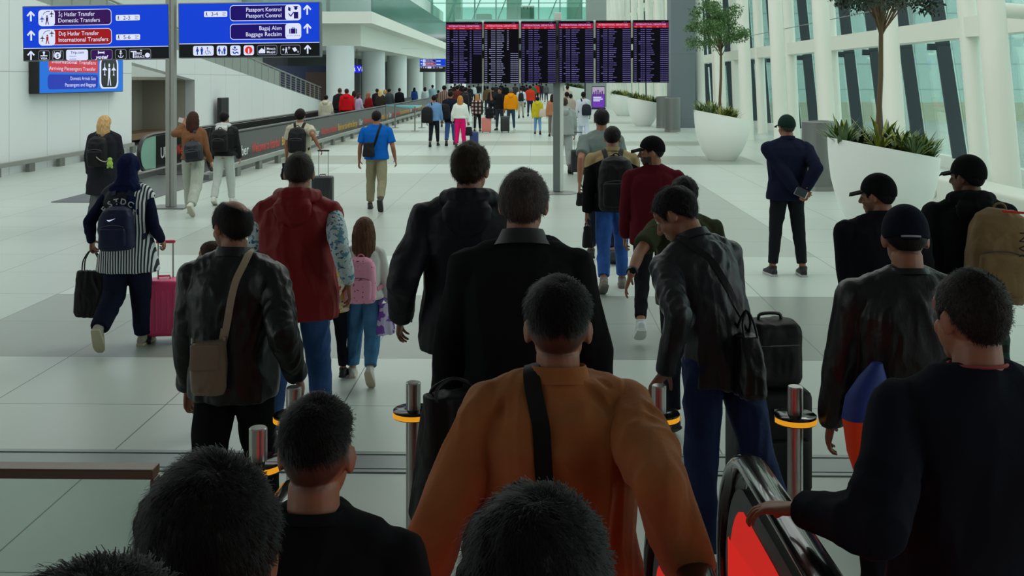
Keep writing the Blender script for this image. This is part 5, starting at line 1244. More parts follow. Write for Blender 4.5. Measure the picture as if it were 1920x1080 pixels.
def suitcase(px, d, label, c, size=(.19, .12, .29), hz_=0, kind='shell', handle=.45, lean=0, name='suitcase', grip=None, g=None, group=None):
    g = GX(px, d) if g is None else g; t = empty(name, g, rad(hz_)); tag(t, label, 'suitcase', group)
    hx, hy, hh = size; m_ = mat('case_shell', c, .35) if kind == 'shell' else cloth(c, 'nylon'); TT = T4(rot((1, 0, 0), rad(lean)))
    b = MB(); b.rbox((0, 0, .06 + hh), (hx, hy, hh), .04, TT, 36, e=7); obj('shell', b, m_, t, True)
    if kind == 'shell':
        for k in range(5):
            b = MB(); x = -hx * .7 + k * hx * .35; b.box((x - .008, -hy - .004, .12), (x + .008, hy + .004, .0 + hh * 2 - .02), TT); obj('rib', b, m_, t, bevel=.003)
    else:
        b = MB(); b.rbox((0, -hy - .01, hh * .8), (hx * .82, .03, hh * .55), .02, TT, 24, e=6); obj('front_pocket', b, m_, t, True)
    for sx in (-1, 1):
        for sy in (-1, 1):
            b = MB(); b.tube([(sx * hx * .75 - .012, sy * hy * .7, .032), (sx * hx * .75 + .012, sy * hy * .7, .032)], .03, 14, TT); b.box((sx * hx * .75 - .016, sy * hy * .7 - .012, .035), (sx * hx * .75 + .016, sy * hy * .7 + .012, .08), TT); obj('wheel', b, BLK, t, True)
    if handle:
        th_ = empty('telescopic_handle'); th_.parent = t; b = MB(); zt_ = .06 + 2 * hh
        for sx in (-1, 1): b.tube([(sx * hx * .45, hy * .6, zt_ - .1), (sx * hx * .45, hy * .6, zt_ + handle)], .006, 8, TT)
        obj('rods', b, STEEL, th_, True); b = MB(); b.tube([(-hx * .5, hy * .6, zt_ + handle), (hx * .5, hy * .6, zt_ + handle)], .014, 10, TT, rnd=True); obj('grip', b, mat('grip', grip or (18, 18, 20), .5), th_, True)
    b = MB(); b.tube([(-.05, 0, .06 + 2 * hh - .01), (-.045, 0, .06 + 2 * hh + .022), (.045, 0, .06 + 2 * hh + .022), (.05, 0, .06 + 2 * hh - .01)], .008, 8, TT); obj('carry_handle', b, mat('grip', grip or (18, 18, 20), .5), t, True)
    return t
def hand_bag(key, hand, label, c, size=(.16, .05, .14), hl=.16, kind='fabric', name='handbag', cat='bag', yaw=0, drop=None, c2=None, taper=.85, w0=None, fold=.004):
    pp = PEOPLE[key]; w_ = hand_w(pp, hand) if w0 is None else np.array(w0, float); hx, hy, hh = size; t = empty(name, w_, rad(yaw)); tag(t, label, cat)
    zc = -hl - hh; m_ = cloth(c, kind) if not isinstance(c, bpy.types.Material) else c
    b = MB(); b.loft([((0, 0, zc - hh), (hx * .9, 0, 0), (0, hy * .9, 0), 3.4), ((0, 0, zc - hh * .8), (hx, 0, 0), (0, hy, 0), 3.6), ((0, 0, zc), (hx * (1 + taper) / 2, 0, 0), (0, hy * .9, 0), 3.6), ((0, 0, zc + hh), (hx * taper, 0, 0), (0, hy * .45, 0), 3.2)], 28)
    me, V = fuse(b, .006 if pp['g'][1] < 12 else .012, 2); V = V + get_no(me) * folds(V, fold, 3, 16)[:, None]; set_co(me, V); me.polygons.foreach_set('use_smooth', [True] * len(me.polygons)); me.materials.append(m_); link('bag_body', me, t)
    if hl > .02:
        for sy in (-1, 1):
            b = MB(); b.tube(catmull([(-hx * .5, sy * hy * .4, zc + hh * .95), (-hx * .42, sy * .02, -hl * .45), (0, sy * .006, 0.004), (hx * .42, sy * .02, -hl * .45), (hx * .5, sy * hy * .4, zc + hh * .95)], 5), .006, 8); obj('handle', b, cloth(c2 or (20, 20, 22), 'leather'), t, True)
    return t
# ================================================================ the cast, nearest first
BK = (17, 17, 19); HB = (20, 17, 17)
STAND = ((1, 2, 0, 3), (1, 2, 0, 3)); WALKL = ((-20, 26, -48, 2), (16, 6, 0, 2)); WALKR = ((16, 6, 0, 2), (-20, 26, -48, 2))
SMALL = ((-10, 16, -24, 2), (11, 5, 0, 2)); SMALLR = ((11, 5, 0, 2), (-10, 16, -24, 2))
# --- nearest heads
person('n0', 135, .85, 1118, 'person whose black hair only shows at the bottom left corner', skin='m', hair=('messy', HB, .02), hp=(0, 12, 0), top=dict(c=(40, 34, 34)), strands_n=9000, legs=STAND, wide=.95)
person('n1', 374, 1.32, 876, 'large dark haired head at bottom left, ears visible, dark jacket', skin='m', hair=('messy', HB, .015), hp=(8, 8, 3), top=dict(c=(30, 24, 26)), strands_n=16000, legs=STAND, wide=.92, headk=1.0)
person('n2', 590, 2.1, 750, 'man with faded black haircut and bare neck in black top', skin='m', hair=('fade', HB, .016), hp=(-4, 6, 0), top=dict(c=(14, 14, 16), collar=True, b=.02, ch=.02), strands_n=9000, legs=STAND, headk=.98)
person('n3', 992, 1.13, 955, 'black haired head at the bottom centre in front of the brown jacket', skin='m', hair=('messy', (24, 20, 22), .014), hp=(-10, 16, 0), top=dict(c=(24, 24, 26)), strands_n=18000, legs=STAND, wide=.9, headk=.93)
p4 = person('n4', 1046, 2.85, 524, 'man in a brown suede jacket with black cross strap, arms spread on the handrails', skin='m', hair=('fade', HB, .02), hp=(-3, 4, 0), strands_n=9000, legs=STAND, wide=1.1, headk=1.1,
       top=dict(c=(150, 92, 52), kind='suede', b=.056, fold=.013, fsc=9, fz=.22, ch=.045, arm=1.0, cuff=.04), arms={'L': ('w', P(762, 1150, 2.75), (-.4, -1, 0)), 'R': ('w', P(1290, 1060, 2.62), (.15, -1, 0), {'dir': (.1, 1, -.5), 'back': (.7, 0, .6), 'curl': .7})})
U = p4['U']; t, at = local_root('cross_strap', p4, 'black webbing strap crossing the back of the brown suede jacket', 'strap', U((0, -.2, 1.2)))
strap_on(p4, [U(p) for p in ((-.075, -.02, 1.54), (-.078, -.12, 1.49), (-.072, -.3, 1.4), (-.055, -.32, 1.25), (-.03, -.32, 1.1), (0, -.3, .98), (.05, -.3, .9))], .05, cloth((16, 14, 14), 'nylon'), t, at, 'webbing', .008)
p5 = person('n5', 980, 4.0, 320, 'grey haired man in black collared jacket in the centre of the crowd', skin='m', hair=('thin', (70, 62, 58), .012, .018), hp=(-6, 8, 0), strands_n=9000, wide=1.06, top=dict(c=(15, 16, 17), b=.04, fallcollar=True, fz=.25, cmat=mat('collar_black', (24, 25, 29), .6), fold=.008, fsc=9), arms={'L': (4, 14, 12), 'R': (2, 12, 10)}, legs=SMALL)
hand_bag('n5', 'L', 'bulging black travel bag hanging left of the brown jacket shoulder', (15, 15, 17), (.15, .13, .24), .05, 'nylon', 'travel_bag', w0=P(850, 712, 3.75), taper=.7, yaw=20)
p6 = person('n6', 880, 5.3, 268, 'man with tousled brown hair in dark hooded jacket and jeans', skin='m', hair=('messy', (56, 42, 32), .015, .022), hp=(-14, 4, 0), strands_n=7000, wide=1.12, top=dict(c=(25, 25, 32), b=.05, hood=True, kind='nylon', fold=.008, fsc=9, hem=.78), pants=dict(c=(38, 58, 98), kind='denim'), arms={'L': ('w', P(752, 590, 5.3), (-.2, -1, 0)), 'R': (4, 9, 12)}, legs=SMALL)
p7 = person('n7', 560, 6.2, 287, 'man in a red hooded vest over a blue and white patterned shirt', skin='m', hair=('thin', (52, 46, 44), .009, .014), hp=(6, 10, 0), strands_n=4000, wide=1.12, arms={'L': (0, 14, 32), 'R': ('w', P(653, 528, 6.1), (.2, -1, 0), {'dir': (.05, .25, -1)})},
       top=dict(c=(128, 26, 30), kind='nylon', b=.05, sleeve='none', hood=True, name='vest', fold=.008, fsc=9, hem=.78, under=patterned('floral_shirt', (190, 202, 205), [((88, 138, 160), 26, .56), ((60, 84, 120), 44, .62), ((150, 170, 110), 38, .66)])), pants=dict(c=(48, 76, 122), kind='denim', w=1.1), legs=SMALL)
p8 = person('n8', 440, 4.6, 374, 'balding man in a shiny black leather jacket with a tan shoulder bag', skin='m', hair=('bald', (22, 18, 17), .009, .012), hp=(52, 4, 0), face=True, strands_n=3500, wide=1.06, heading=-3, beard=.45,
       top=dict(c=(17, 18, 20), kind='leather', b=.03, fold=.009, fsc=12, ch=.04), pants=dict(c=(16, 16, 18), w=1.15), arms={'L': ('w', P(352, 752, 4.7), (-.2, -1, 0), {'curl': .8}), 'R': ('w', P(556, 700, 4.5), (.2, -1, 0))}, legs=SMALL)
U = p8['U']; bw = np.array(P(392, 685, 4.42)); t = empty('shoulder_bag', bw, rad(10)); tag(t, 'taupe leather shoulder bag with flap at the hip of the balding man', 'bag')
tan = cloth((128, 112, 96), 'leather')
b = MB(); b.loft([((0, 0, -.12), (.062, 0, 0), (0, .035, 0), 3), ((0, 0, -.1), (.072, 0, 0), (0, .045, 0), 3.4), ((0, 0, 0), (.075, 0, 0), (0, .045, 0), 3.4), ((0, 0, .1), (.066, 0, 0), (0, .03, 0), 3)], 28); me, V = fuse(b, .005, 2); set_co(me, V + get_no(me) * folds(V, .003, 2, 18)[:, None]); me.materials.append(tan); me.polygons.foreach_set('use_smooth', [True] * len(me.polygons)); link('bag_body', me, t)
b = MB(); b.rbox((-.012, -.045, .045), (.06, .012, .055), .008, None, 24, e=5); obj('flap', b, tan, t, True)
for x in (-.066, .066): b = MB(); b.tube([(x, 0, .095), (x, 0, .12)], .008, 10); obj('ring', b, STEEL, t, True)
sl = (np.linalg.inv(p8['Mw']) @ np.append(bw + (0.06, -.0, .12), 1))[:3] / p8['s']
t, at = local_root('bag_strap', p8, 'tan strap crossing the back of the shiny leather jacket down to the taupe bag', 'strap', U((0, -.2, 1.2)))
strap_on(p8, [U((.09, .02, 1.56)), U((.095, -.12, 1.5)), U((.075, -.3, 1.38)), U((.03, -.35, 1.2)), U((-.03, -.35, 1.03)), sl + (0, -.12, .03)], .032, mat('tan_strap', (160, 140, 120), .6), t, at, 'webbing', .008)
b = MB(); b.tube([P(444, 727, 4.4), P(440, 655, 4.4)], .003)
# --- right hand group
p25 = person('n25', 1828, 2.65, 508, 'man in dark navy jacket at right resting a hand on the escalator handrail', skin='m', hair=('crop', (34, 28, 26), .006, .008), hp=(10, 4, 0), strands_n=9000, wide=1.17, legs=STAND, heading=8,
       top=dict(c=(24, 27, 36), b=.04, collar=False, neckband=(150, 60, 60), fold=.009, fsc=8, hem=.8), arms={'L': ('w', P(1508, 955, 2.68), (-.3, -.7, -.6), {'dir': (-.8, .5, -.12), 'back': (0, .1, 1), 'thumb': (.4, 1, 0), 'curl': .5, 'spread': .12}), 'R': (4, 12, 12)})
p24 = person('n24', 1700, 4.05, 390, 'man in navy cap and glossy black jacket between the capped men and the handrail', skin='m', hair=('crop', HB, .008), hat=('cap', (16, 20, 34), (150, 156, 168)), hp=(-8, 14, 0), wide=1.1, legs=STAND, top=dict(c=(18, 18, 20), kind='leather', b=.04, fold=.007, fsc=10, ch=.02), arms={'L': (5, 10, 14), 'R': (8, 8, 16)})
t = empty('drawstring_bag', P(1621, 785, 3.82), rad(20)); tag(t, 'blue and orange bag hanging at the left side of the navy cap man', 'bag')
b = MB(); b.loft([((-.01, 0, -.2), (.03, 0, 0), (0, .02, 0), 2.2), ((0, 0, -.12), (.065, 0, 0), (0, .045, 0), 2.6), ((0, 0, .01), (.085, 0, 0), (0, .055, 0), 2.6)], 26); obj('orange_panel', b, cloth((224, 74, 32), 'nylon'), t, True)
b = MB(); b.loft([((0, 0, .005), (.086, 0, 0), (0, .056, 0), 2.6), ((.01, 0, .08), (.08, 0, 0), (0, .055, 0), 2.6), ((.035, 0, .15), (.05, 0, 0), (0, .04, 0), 2.4), ((.055, 0, .2), (.018, 0, 0), (0, .02, 0), 2.2)], 26); obj('blue_panel', b, cloth((38, 56, 124), 'nylon'), t, True)
person('n23', 1652, 6.0, 327, 'man in black cap and black jacket looking left, in front of the largest planter', skin='m', hair=('crop', HB, .008), hat=('cap', (17, 17, 20)), hp=(48, 6, 0), face=True, beard=.3, wide=1.14, legs=SMALL, top=dict(c=(17, 18, 21), b=.045, fold=.008, fsc=9, hem=.76), arms={'L': ('w', P(1602, 622, 6.0), (-.2, -1, 0)), 'R': (4, 12, 14)})
p26 = person('n26', 1818, 6.3, 292, 'man in black cap and hooded sweatshirt carrying a tan backpack at the right edge', skin='d', hair=('crop', HB, .008), hat=('cap', (18, 18, 21)), hp=(42, 2, 0), face=True, wide=1.1, legs=SMALL, heading=-8, top=dict(c=(18, 18, 20), b=.04, hood=True, fold=.007, fsc=10, name='sweatshirt'), pants=dict(c=(34, 42, 66), kind='denim'))
t, at, TT, sz = backpack('n26', 'tan fabric backpack with dark lettering worn at the right edge of the crowd', (134, 108, 76), (.17, .12, .27), 1.19, 'suede', x=.09, tilt=4)
hand_bag('n26', 'R', 'dark green checked cloth hanging below the tan backpack', striped('green_check', (24, 60, 52), (20, 26, 30), .09, 'X', (90, 110, 100)), (.06, .05, .16), .0, name='checked_cloth', cat='cloth', w0=P(1872, 585, 6.08))
a = Art(); a.text('JORDAN', 0, 0, .075, mat('black_print', (20, 20, 20), .6), 1, 'l', .34, rz=PI / 2); V = a.verts(); V = V + (.12, -.18, 0)
V3 = np.stack([V[:, 0], np.full(len(V), -sz[1] * 1.12), V[:, 1]], 1); 
me = mesh_np('lettering', ((V3 @ TT[:3, :3].T + TT[:3, 3]) - at) * p26['s'], a.Fc, False, a.mats); link('lettering', me, t)
b = MB(); b.box((-.02, -.1, .262), (.1, -.08, .275), TT); putl('red_trim', b, cloth((190, 66, 50)), t, at, p26['s'])
# --- middle right
p21 = person('n21', 1352, 4.72, 362, 'man in dark leather jacket leaning down with a hand on a gate post', skin='m', hair=('short', HB, .012, .015), hp=(40, 18, 0), face=True, strands_n=5000, heading=22, lean=14, side=-8, wide=.95,
       top=dict(c=(30, 31, 37), kind='leather', b=.015, fold=.006, fsc=13, ch=.035), pants=dict(c=(30, 42, 78), kind='denim', w=1.1), arms={'L': ('w', P(1249, 694, 4.52), (-.2, -1, 0), {'dir': (-.25, .5, -.75), 'back': (-.2, .5, .8), 'curl': .6}), 'R': (14, 12, 26)}, legs=((-6, 8, 0, 6), (-20, 22, -20, 2)))
t = hand_bag('n21', 'R', 'glossy black leather bag at the side of the leaning man', (20, 20, 22), (.06, .13, .13), .1, 'leather', 'shoulder_bag', w0=P(1400, 585, 4.6), yaw=10)
U = p21['U']; t, at = local_root('bag_strap', p21, 'black leather strap crossing the back of the leaning man', 'strap', U((0, -.2, 1.2)))
strap_on(p21, [U(p) for p in ((-.09, .0, 1.56), (-.1, -.12, 1.5), (-.06, -.3, 1.36), (.03, -.32, 1.2), (.12, -.28, 1.06), (.2, -.12, .98))], .03, cloth(BK, 'leather'), t, at, 'strap_band', .008)
sc_ = suitcase(1440, 5.45, 'large black fabric suitcase standing behind the free gate post', (19, 19, 21), (.2, .14, .27), 8, 'fabric', .12)
b = MB(); b.box((-.02, -.152, .49), (.03, -.139, .52)); obj('white_label', b, mat('card', (196, 200, 196), .5), sc_)
t = empty('cabin_bag', P(1443, 660, 5.45), rad(8)); tag(t, 'black soft cabin bag strapped on top of the large black suitcase', 'bag')
b = MB(); b.rbox((0, 0, 0), (.15, .11, .17), .05, None, 32, e=5); me, V = fuse(b, .008, 2); set_co(me, V + get_no(me) * folds(V, .005, 4, 12)[:, None]); me.materials.append(cloth((20, 20, 22), 'nylon')); me.polygons.foreach_set('use_smooth', [True] * len(me.polygons)); link('bag_body', me, t)
b = MB(); b.tube([(x, -.112, .06) for x in np.linspace(-.12, .12, 6)], .004, 6); obj('zip', b, mat('zip_grey', (96, 98, 100), .4, .5), t, True)
b = MB(); b.tube(catmull([(-.06, 0, .16), (-.05, 0, .2), (.05, 0, .2), (.06, 0, .16)], 4), .009, 8); obj('handle', b, BLK, t, True)
person('n20', 1284, 6.6, 332, 'man in olive t-shirt stretching his left arm down with a black watch', skin='m', hair=('messy', HB, .02), hp=(6, 4, 0), strands_n=4000, wide=1.1, legs=SMALL, top=dict(c=(66, 70, 50), sleeve='short', collar=True, ch=.02, name='shirt', b=.025, hem=.86, fold=.007, fsc=10), arms={'L': ('w', P(1166, 545, 6.1), (-.9, -.2, -.2), {'dir': (-.3, .3, -1), 'curl': .3}), 'R': (6, 10, 14)})
pp = PEOPLE['n20']; S, E, Wr = pp['A']['L']; t = empty('wrist_watch', l2w(pp, Wr)); tag(t, 'black watch on the wrist of the olive shirt man', 'watch')
dv = nrm(Wr - E); b = MB(); b.tube([-dv * .045, -dv * .02], .034, 20); obj('band', b, BLK, t, True); nv = nrm(np.cross(dv, (0, 1, 0))); b = MB(); b.tube([-dv * .032 + np.array([-.0, -.03, .01]), -dv * .032 + np.array([0, -.042, .012])], .02, 18); obj('watch_case', b, mat('watch_glass', (30, 32, 34), .15), t, True)
person('n19', 1226, 8.95, 256, 'bearded man in black cap and maroon sweater looking left', skin='m', hair=('crop', HB, .006), hat=('cap', (16, 16, 18)), hp=(92, 4, 0), face=True, beard=.9, wide=1.08, heading=-6, legs=((-22, 20, -30, 2), (14, 6, 0, 2)), top=dict(c=(84, 20, 30), collar=False, hem=.82, b=.03, fold=.007, name='sweater'), pants=dict(c=(18, 18, 20), w=.95), shoes=((196, 204, 204), (214, 218, 214)), arms={'L': (6, 8, 20), 'R': (6, 9, 24)})
def zsplit(name, lo, hi, z):
    m = cloth(lo).copy(); nt = m.node_tree; N = nt.nodes; L_ = nt.links; b_ = N['Principled BSDF']; tc = N.new('ShaderNodeTexCoord'); sp = N.new('ShaderNodeSeparateXYZ'); L_.new(tc.outputs['Object'], sp.inputs[0])
    ab = N.new('ShaderNodeMath'); ab.operation = 'ABSOLUTE'; L_.new(sp.outputs['X'], ab.inputs[0]); ma = N.new('ShaderNodeMath'); ma.operation = 'MULTIPLY_ADD'; L_.new(ab.outputs[0], ma.inputs[0]); ma.inputs[1].default_value = .5; L_.new(sp.outputs['Z'], ma.inputs[2])
    g_ = N.new('ShaderNodeMath'); g_.operation = 'GREATER_THAN'; L_.new(ma.outputs[0], g_.inputs[0]); g_.inputs[1].default_value = z
    mx = N.new('ShaderNodeMix'); mx.data_type = 'RGBA'; L_.new(g_.outputs[0], mx.inputs[0]); mx.inputs[6].default_value = lin(lo); mx.inputs[7].default_value = lin(hi); L_.new(mx.outputs[2], b_.inputs['Base Color']); return m
p17 = person('n17', 1148, 10.9, 237, 'man in black jacket with beige shoulders, black backpack and blue jeans', skin='m', hair=('short', HB, .016), hp=(-8, 10, 0), wide=1.15, top=dict(c=BK, b=.04, mat=zsplit('jacket_two_tone', (18, 18, 20), (150, 130, 96), 1.43), fold=.007, hem=.86), pants=dict(c=(44, 82, 148), kind='denim', w=1.15), shoes=((112, 106, 98), (90, 86, 80)), arms={'L': ('w', P(1099, 408, 10.8), (-.2, -1, 0)), 'R': (10, 10, 30)}, legs=((-14, 20, -30, 2), (12, 5, 0, 2)))
backpack('n17', 'black backpack with small white print worn over the beige shouldered jacket', (17, 17, 20), (.185, .12, .28), 1.17, x=.02)
hand_bag('n17', 'L', 'small black pouch dangling from the hand of the beige shouldered man', (18, 18, 20), (.055, .035, .11), .06, 'nylon', 'pouch')
person('n18', 1128, 12.6, 204, 'man in grey t-shirt walking ahead of the beige shouldered jacket', skin='m', hair=('short', HB, .016), hp=(0, 2, 0), wide=1.08, top=dict(c=(112, 124, 120), sleeve='short', collar=False, b=.02, hem=.9, name='t_shirt'), pants=dict(c=(30, 34, 44)), arms={'L': ('w', P(1087, 340, 12.4), (-.2, -1, 0)), 'R': (6, 9, 20)}, legs=SMALLR)
hand_bag('n18', 'L', 'little black wristlet bag carried by the man in grey t-shirt', (18, 18, 20), (.06, .035, .08), .03, 'nylon', 'pouch')
p22 = person('n22', 1476, 11.7, 216, 'man in dark green cap and navy jacket standing with hands clasped behind his back', skin='m', hair=('crop', (60, 56, 52), .006), hat=('cap', (30, 48, 42)), hp=(14, 4, 0), wide=1.14, heading=4, top=dict(c=(24, 28, 48), b=.035, hem=.84, fold=.007, ch=.035), pants=dict(c=(20, 21, 24), w=1.05), shoes=((24, 24, 26), (176, 180, 178)), legs=((2, 2, 0, 5), (-1, 3, 0, 5)),
       arms={'L': ('l', (.05, -.21, .93), (-.5, -1, -.1), {'dir': (.8, -.3, -.3), 'back': (0, 1, 0)}), 'R': ('l', (.13, -.21, .97), (.6, -1, -.1), {'dir': (-.3, -.2, -.9), 'back': (0, 1, 0), 'curl': .8})})
t = empty('passport', P(1503, 361, 11.4), rad(10)); tag(t, 'dark passport and white boarding slip held behind the back', 'passport'); t.rotation_euler = (rad(10), rad(24), rad(10))
b = MB(); b.box((-.065, 0, -.045), (.06, .01, .045)); obj('cover', b, mat('passport_cover', (44, 46, 54), .6), t); b = MB(); b.box((-.07, .011, -.05), (.08, .014, .03)); obj('paper', b, mat('card', (196, 200, 196), .5), t)
# --- middle left
p9 = person('n9', 240, 8.6, 291, 'woman in navy headscarf and striped tunic with a navy backpack', skin='m', hair=None, hat=('hijab', (22, 28, 62)), hp=(4, 8, 0), female=True, wide=1.05, legs=((-8, 44, -58, 2), (7, 5, 0, 2)), heading=0,
       top=dict(c=(20, 24, 46), b=.05, sleeve='none', collar=False, name='tunic', hem=.70, flare=.05, mat=striped('tunic_stripes', (20, 22, 34), (204, 208, 212), .022, ztop=1.14), under=cloth((20, 24, 48)), fold=.008), pants=dict(c=(24, 28, 46), w=1.55, len=.02), shoes=((150, 146, 128), (176, 168, 140)), arms={'L': ('w', P(172, 452, 8.6), (-.2, -1, 0), {'curl': .9}), 'R': ('w', P(303, 450, 8.7), (.2, -1, 0), {'curl': .9})})
b = MB(); U = p9['U']
t, at, TT, sz = backpack('n9', 'navy backpack with a small white swoosh on the striped tunic', (24, 30, 58), (.15, .10, .19), 1.12, tilt=-2)
s9 = p9['s']
sw = [(-.04, .0), (-.03, -.012), (-.015, -.014), (.04, .012), (-.012, -.002), (-.028, -.002)]
b = MB(); b.add([(TT @ np.array([x, -sz[1] * 1.08, .09 + y, 1]))[:3] for x, y in sw], [tuple(range(6))]); putl('swoosh', b, SW, t, at, s9)
a = Art(); yo = -.2
for k, ch_ in enumerate('ESTDC.'):
    an_ = rad(52 - k * 21); V, Fc = text_vf(ch_, .02); 
    if not len(V): continue
    x0_ = V[:, 0].mean(); q = [(np.array([(-math.sin(an_)) * .16, 0, math.cos(an_) * .16 - .16 + 1.325]) + np.array([math.cos(an_) * (v[0] - x0_) * .075 - math.sin(an_) * v[1] * .075, 0, math.sin(an_) * (v[0] - x0_) * .075 + math.cos(an_) * v[1] * .075])) for v in V]
    V2 = []; ym = 1
    for v in q:
        o = U((v[0], -.6, v[2])); h = p9['bvh'].ray_cast(Vector(o), Vector((0, 1, 0)), 1.2); ym = min(ym, h[0][1] if h[0] else ym); V2.append([o[0], 0, o[2]])
    for v in V2: v[1] = ym - .008
    b = MB(); b.add(V2, Fc); putl('print_letter', b, mat('print_white', (206, 210, 214), .7), p9['root'], np.array([0, 0, 0]), s9)
hand_bag('n9', 'L', 'large black shopping bag in the left hand of the headscarf woman', (20, 21, 23), (.15, .06, .19), .17, 'nylon', 'tote_bag', c2=BK, w0=hand_w(p9, 'L') + np.array([-.02, 0, -.01]))
suitcase(308, 8.75, 'bright pink child sized suitcase with tall handle beside the headscarf woman', (206, 56, 108), (.135, .11, .235), 10, 'shell', .30, grip=(220, 60, 100))
p10 = person('n10', 196, 15.5, 216, 'blonde woman in long black coat with a black backpack', skin='l', hair=('bob', (196, 158, 108), .014, .2), hp=(0, 2, 0), female=True, wide=1.1, top=dict(c=(26, 26, 30), b=.05, hem=.52, flare=.04, fold=.007, name='coat'), pants=dict(c=(82, 84, 88), w=1.2), legs=SMALL)
backpack('n10', 'black backpack with green plush keyring on the long black coat', (20, 20, 23), (.15, .10, .23), 1.2)
t = empty('plush_keyring', P(206, 307, 15.1)); tag(t, 'small lime green plush toy hanging from the black backpack', 'toy')
gp = mat('plush', (150, 184, 84), .95, bump=(80, .5, 3)); b = MB(); b.ell((0, 0, 0), (.045, .035, .05)); b.ell((0, 0, .06), (.036, .032, .032)); b.ell((-.03, 0, -.05), (.018, .018, .022)); b.ell((.03, 0, -.05), (.018, .018, .022)); me, V = fuse(b, .008, 2); me.materials.append(gp); me.polygons.foreach_set('use_smooth', [True] * len(me.polygons)); set_co(me, V); link('plush_body', me, t)
b = MB(); b.tube(catmull([(0, 0, .08), (-.06, 0, .03), (-.14, 0, .05), (-.2, 0, .1)], 5), .005, 6); obj('white_cord', b, mat('cord_white', (196, 192, 180), .6), t, True)
p11 = person('n11', 362, 17, 209, 'woman with long brown hair in brown top and wide grey trousers holding up a phone', skin='l', hair=('long', (60, 32, 26), .012, .2), hp=(10, 2, 0), female=True, top=dict(c=(124, 84, 58), collar=False, hem=.95, b=.02, name='top'), pants=dict(c=(168, 172, 160), w=1.45, len=.02), shoes=((206, 206, 196), (190, 184, 164)), legs=WALKR, arms={'L': ('w', P(343, 236, 17.4), (-.8, -.2, -.5), {'dir': (.2, .3, 1)}), 'R': (4, 10, 40)})
t = empty('mobile_phone', P(341, 226, 17.45)); tag(t, 'pale phone held up by the woman in the brown top', 'phone'); t.rotation_euler = (0, rad(15), 0); b = MB(); b.box((-.06, 0, -.04), (.06, .01, .04)); obj('phone_body', b, mat('phone_pale', (214, 206, 206), .3), t, bevel=.004)
backpack('n11', 'square black flap backpack slung low on the brown top', (22, 25, 34), (.15, .08, .17), 1.1, kind='leather', x=.07, straps='R', tilt=-8)
p12 = person('n12', 420, 18.4, 209, 'person in black puffer jacket with white hood and pale trousers', skin='l', hair=('short', HB, .02), female=True, wide=1.12, top=dict(c=(19, 19, 22), b=.055, hem=.92, hood=True, hmat=cloth((196, 200, 198)), kind='nylon'), pants=dict(c=(190, 196, 190), w=1.25, len=.02), shoes=((206, 206, 200), (200, 200, 190)), legs=SMALL)
backpack('n12', 'black backpack on the puffer jacket with the white hood', (16, 16, 18), (.15, .1, .21), 1.22)
p13 = person('n13', 563, 18.3, 204, 'young man in beige t-shirt with black backpack pulling a case', skin='m', hair=('messy', HB, .022), top=dict(c=(176, 172, 150), sleeve='short', collar=False, b=.035, name='t_shirt', hem=.86), pants=dict(c=(140, 140, 128), w=1.1), arms={'L': (0, 14, 20), 'R': ('w', P(598, 275, 18.1), (.2, -1, 0))}, legs=SMALL)
backpack('n13', 'black backpack with an orange tag on the beige t-shirt', (18, 18, 21), (.16, .11, .23), 1.2)
suitcase(605, 17.6, 'small black cabin case behind the shoulder of the red vest', (34, 35, 38), (.18, .11, .26), 0, 'shell', .42)
hand_bag('n13', 'L', 'dark jacket bundled over the left hand of the beige t-shirt man', (24, 26, 34), (.10, .07, .14), .02, 'fabric', 'folded_jacket', 'jacket', fold=.02)
p14 = person('n14', 706, 17.65, 207, 'man in bright blue t-shirt and khaki trousers with a black cross bag', skin='m', hair=('crop', HB, .008), wide=1.16, top=dict(c=(18, 92, 178), sleeve='short', collar=False, hem=.9, b=.028, name='t_shirt'), pants=dict(c=(138, 132, 106), w=1.25), shoes=((36, 36, 36), (44, 44, 44)), legs=((10, 4, 0, 3), (-14, 30, -58, 3)), arms={'L': (2, 16, 14), 'R': (-6, 16, 34)})
hand_bag('n14', 'L', 'black cross body bag on the left hip of the blue t-shirt man', (24, 24, 28), (.10, .05, .12), .02, 'nylon', 'cross_bag', w0=P(691, 265, 17.45))
U = p14['U']; t, at = local_root('bag_strap', p14, 'black strap crossing the back of the blue t-shirt', 'strap', U((0, -.2, 1.2)))
strap_on(p14, [U(p) for p in ((.09, .0, 1.56), (.1, -.12, 1.5), (.07, -.3, 1.36), (0, -.32, 1.2), (-.1, -.28, 1.06), (-.17, -.14, 1.0))], .04, cloth(BK, 'nylon'), t, at, 'strap_band', .006)
p15 = person('n15', 683, 7.66, 407, 'little girl with long brown hair, pink backpack and jeans', skin='l', child=True, female=True, hair=('long', (84, 56, 40), .012, .3), hp=(4, 2, 0), top=dict(c=(206, 206, 200), b=.03, collar=False, hem=.9, name='top', sleeve='long'), pants=dict(c=(66, 112, 152), kind='denim', w=1.35), shoes=((200, 196, 190), (196, 180, 160)), legs=((8, 4, 0, 4), (-16, 26, -50, 3)), arms={'L': (6, 10, 16), 'R': (4, 14, 14)}, height=None, vox=.007)
tp = backpack('n15', 'pink patterned backpack worn by the little girl', (214, 130, 160), (.17, .11, .24), 1.15)
for o in tp[0].children:
    if o.name.startswith(('main_body', 'front_pocket')): o.data.materials.clear(); o.data.materials.append(patterned('pink_print', (222, 150, 176), [((150, 50, 84), 38, .68), ((90, 50, 40), 47, .71)]))
hand_bag('n15', 'R', 'shiny purple and white cloth bag swinging beside the little girl', patterned('purple_print', (196, 184, 214), [((118, 70, 168), 14, .52)]), (.08, .04, .11), .04, name='drawstring_bag', w0=P(722, 560, 7.6), taper=.5, c2=(120, 80, 160), yaw=30)
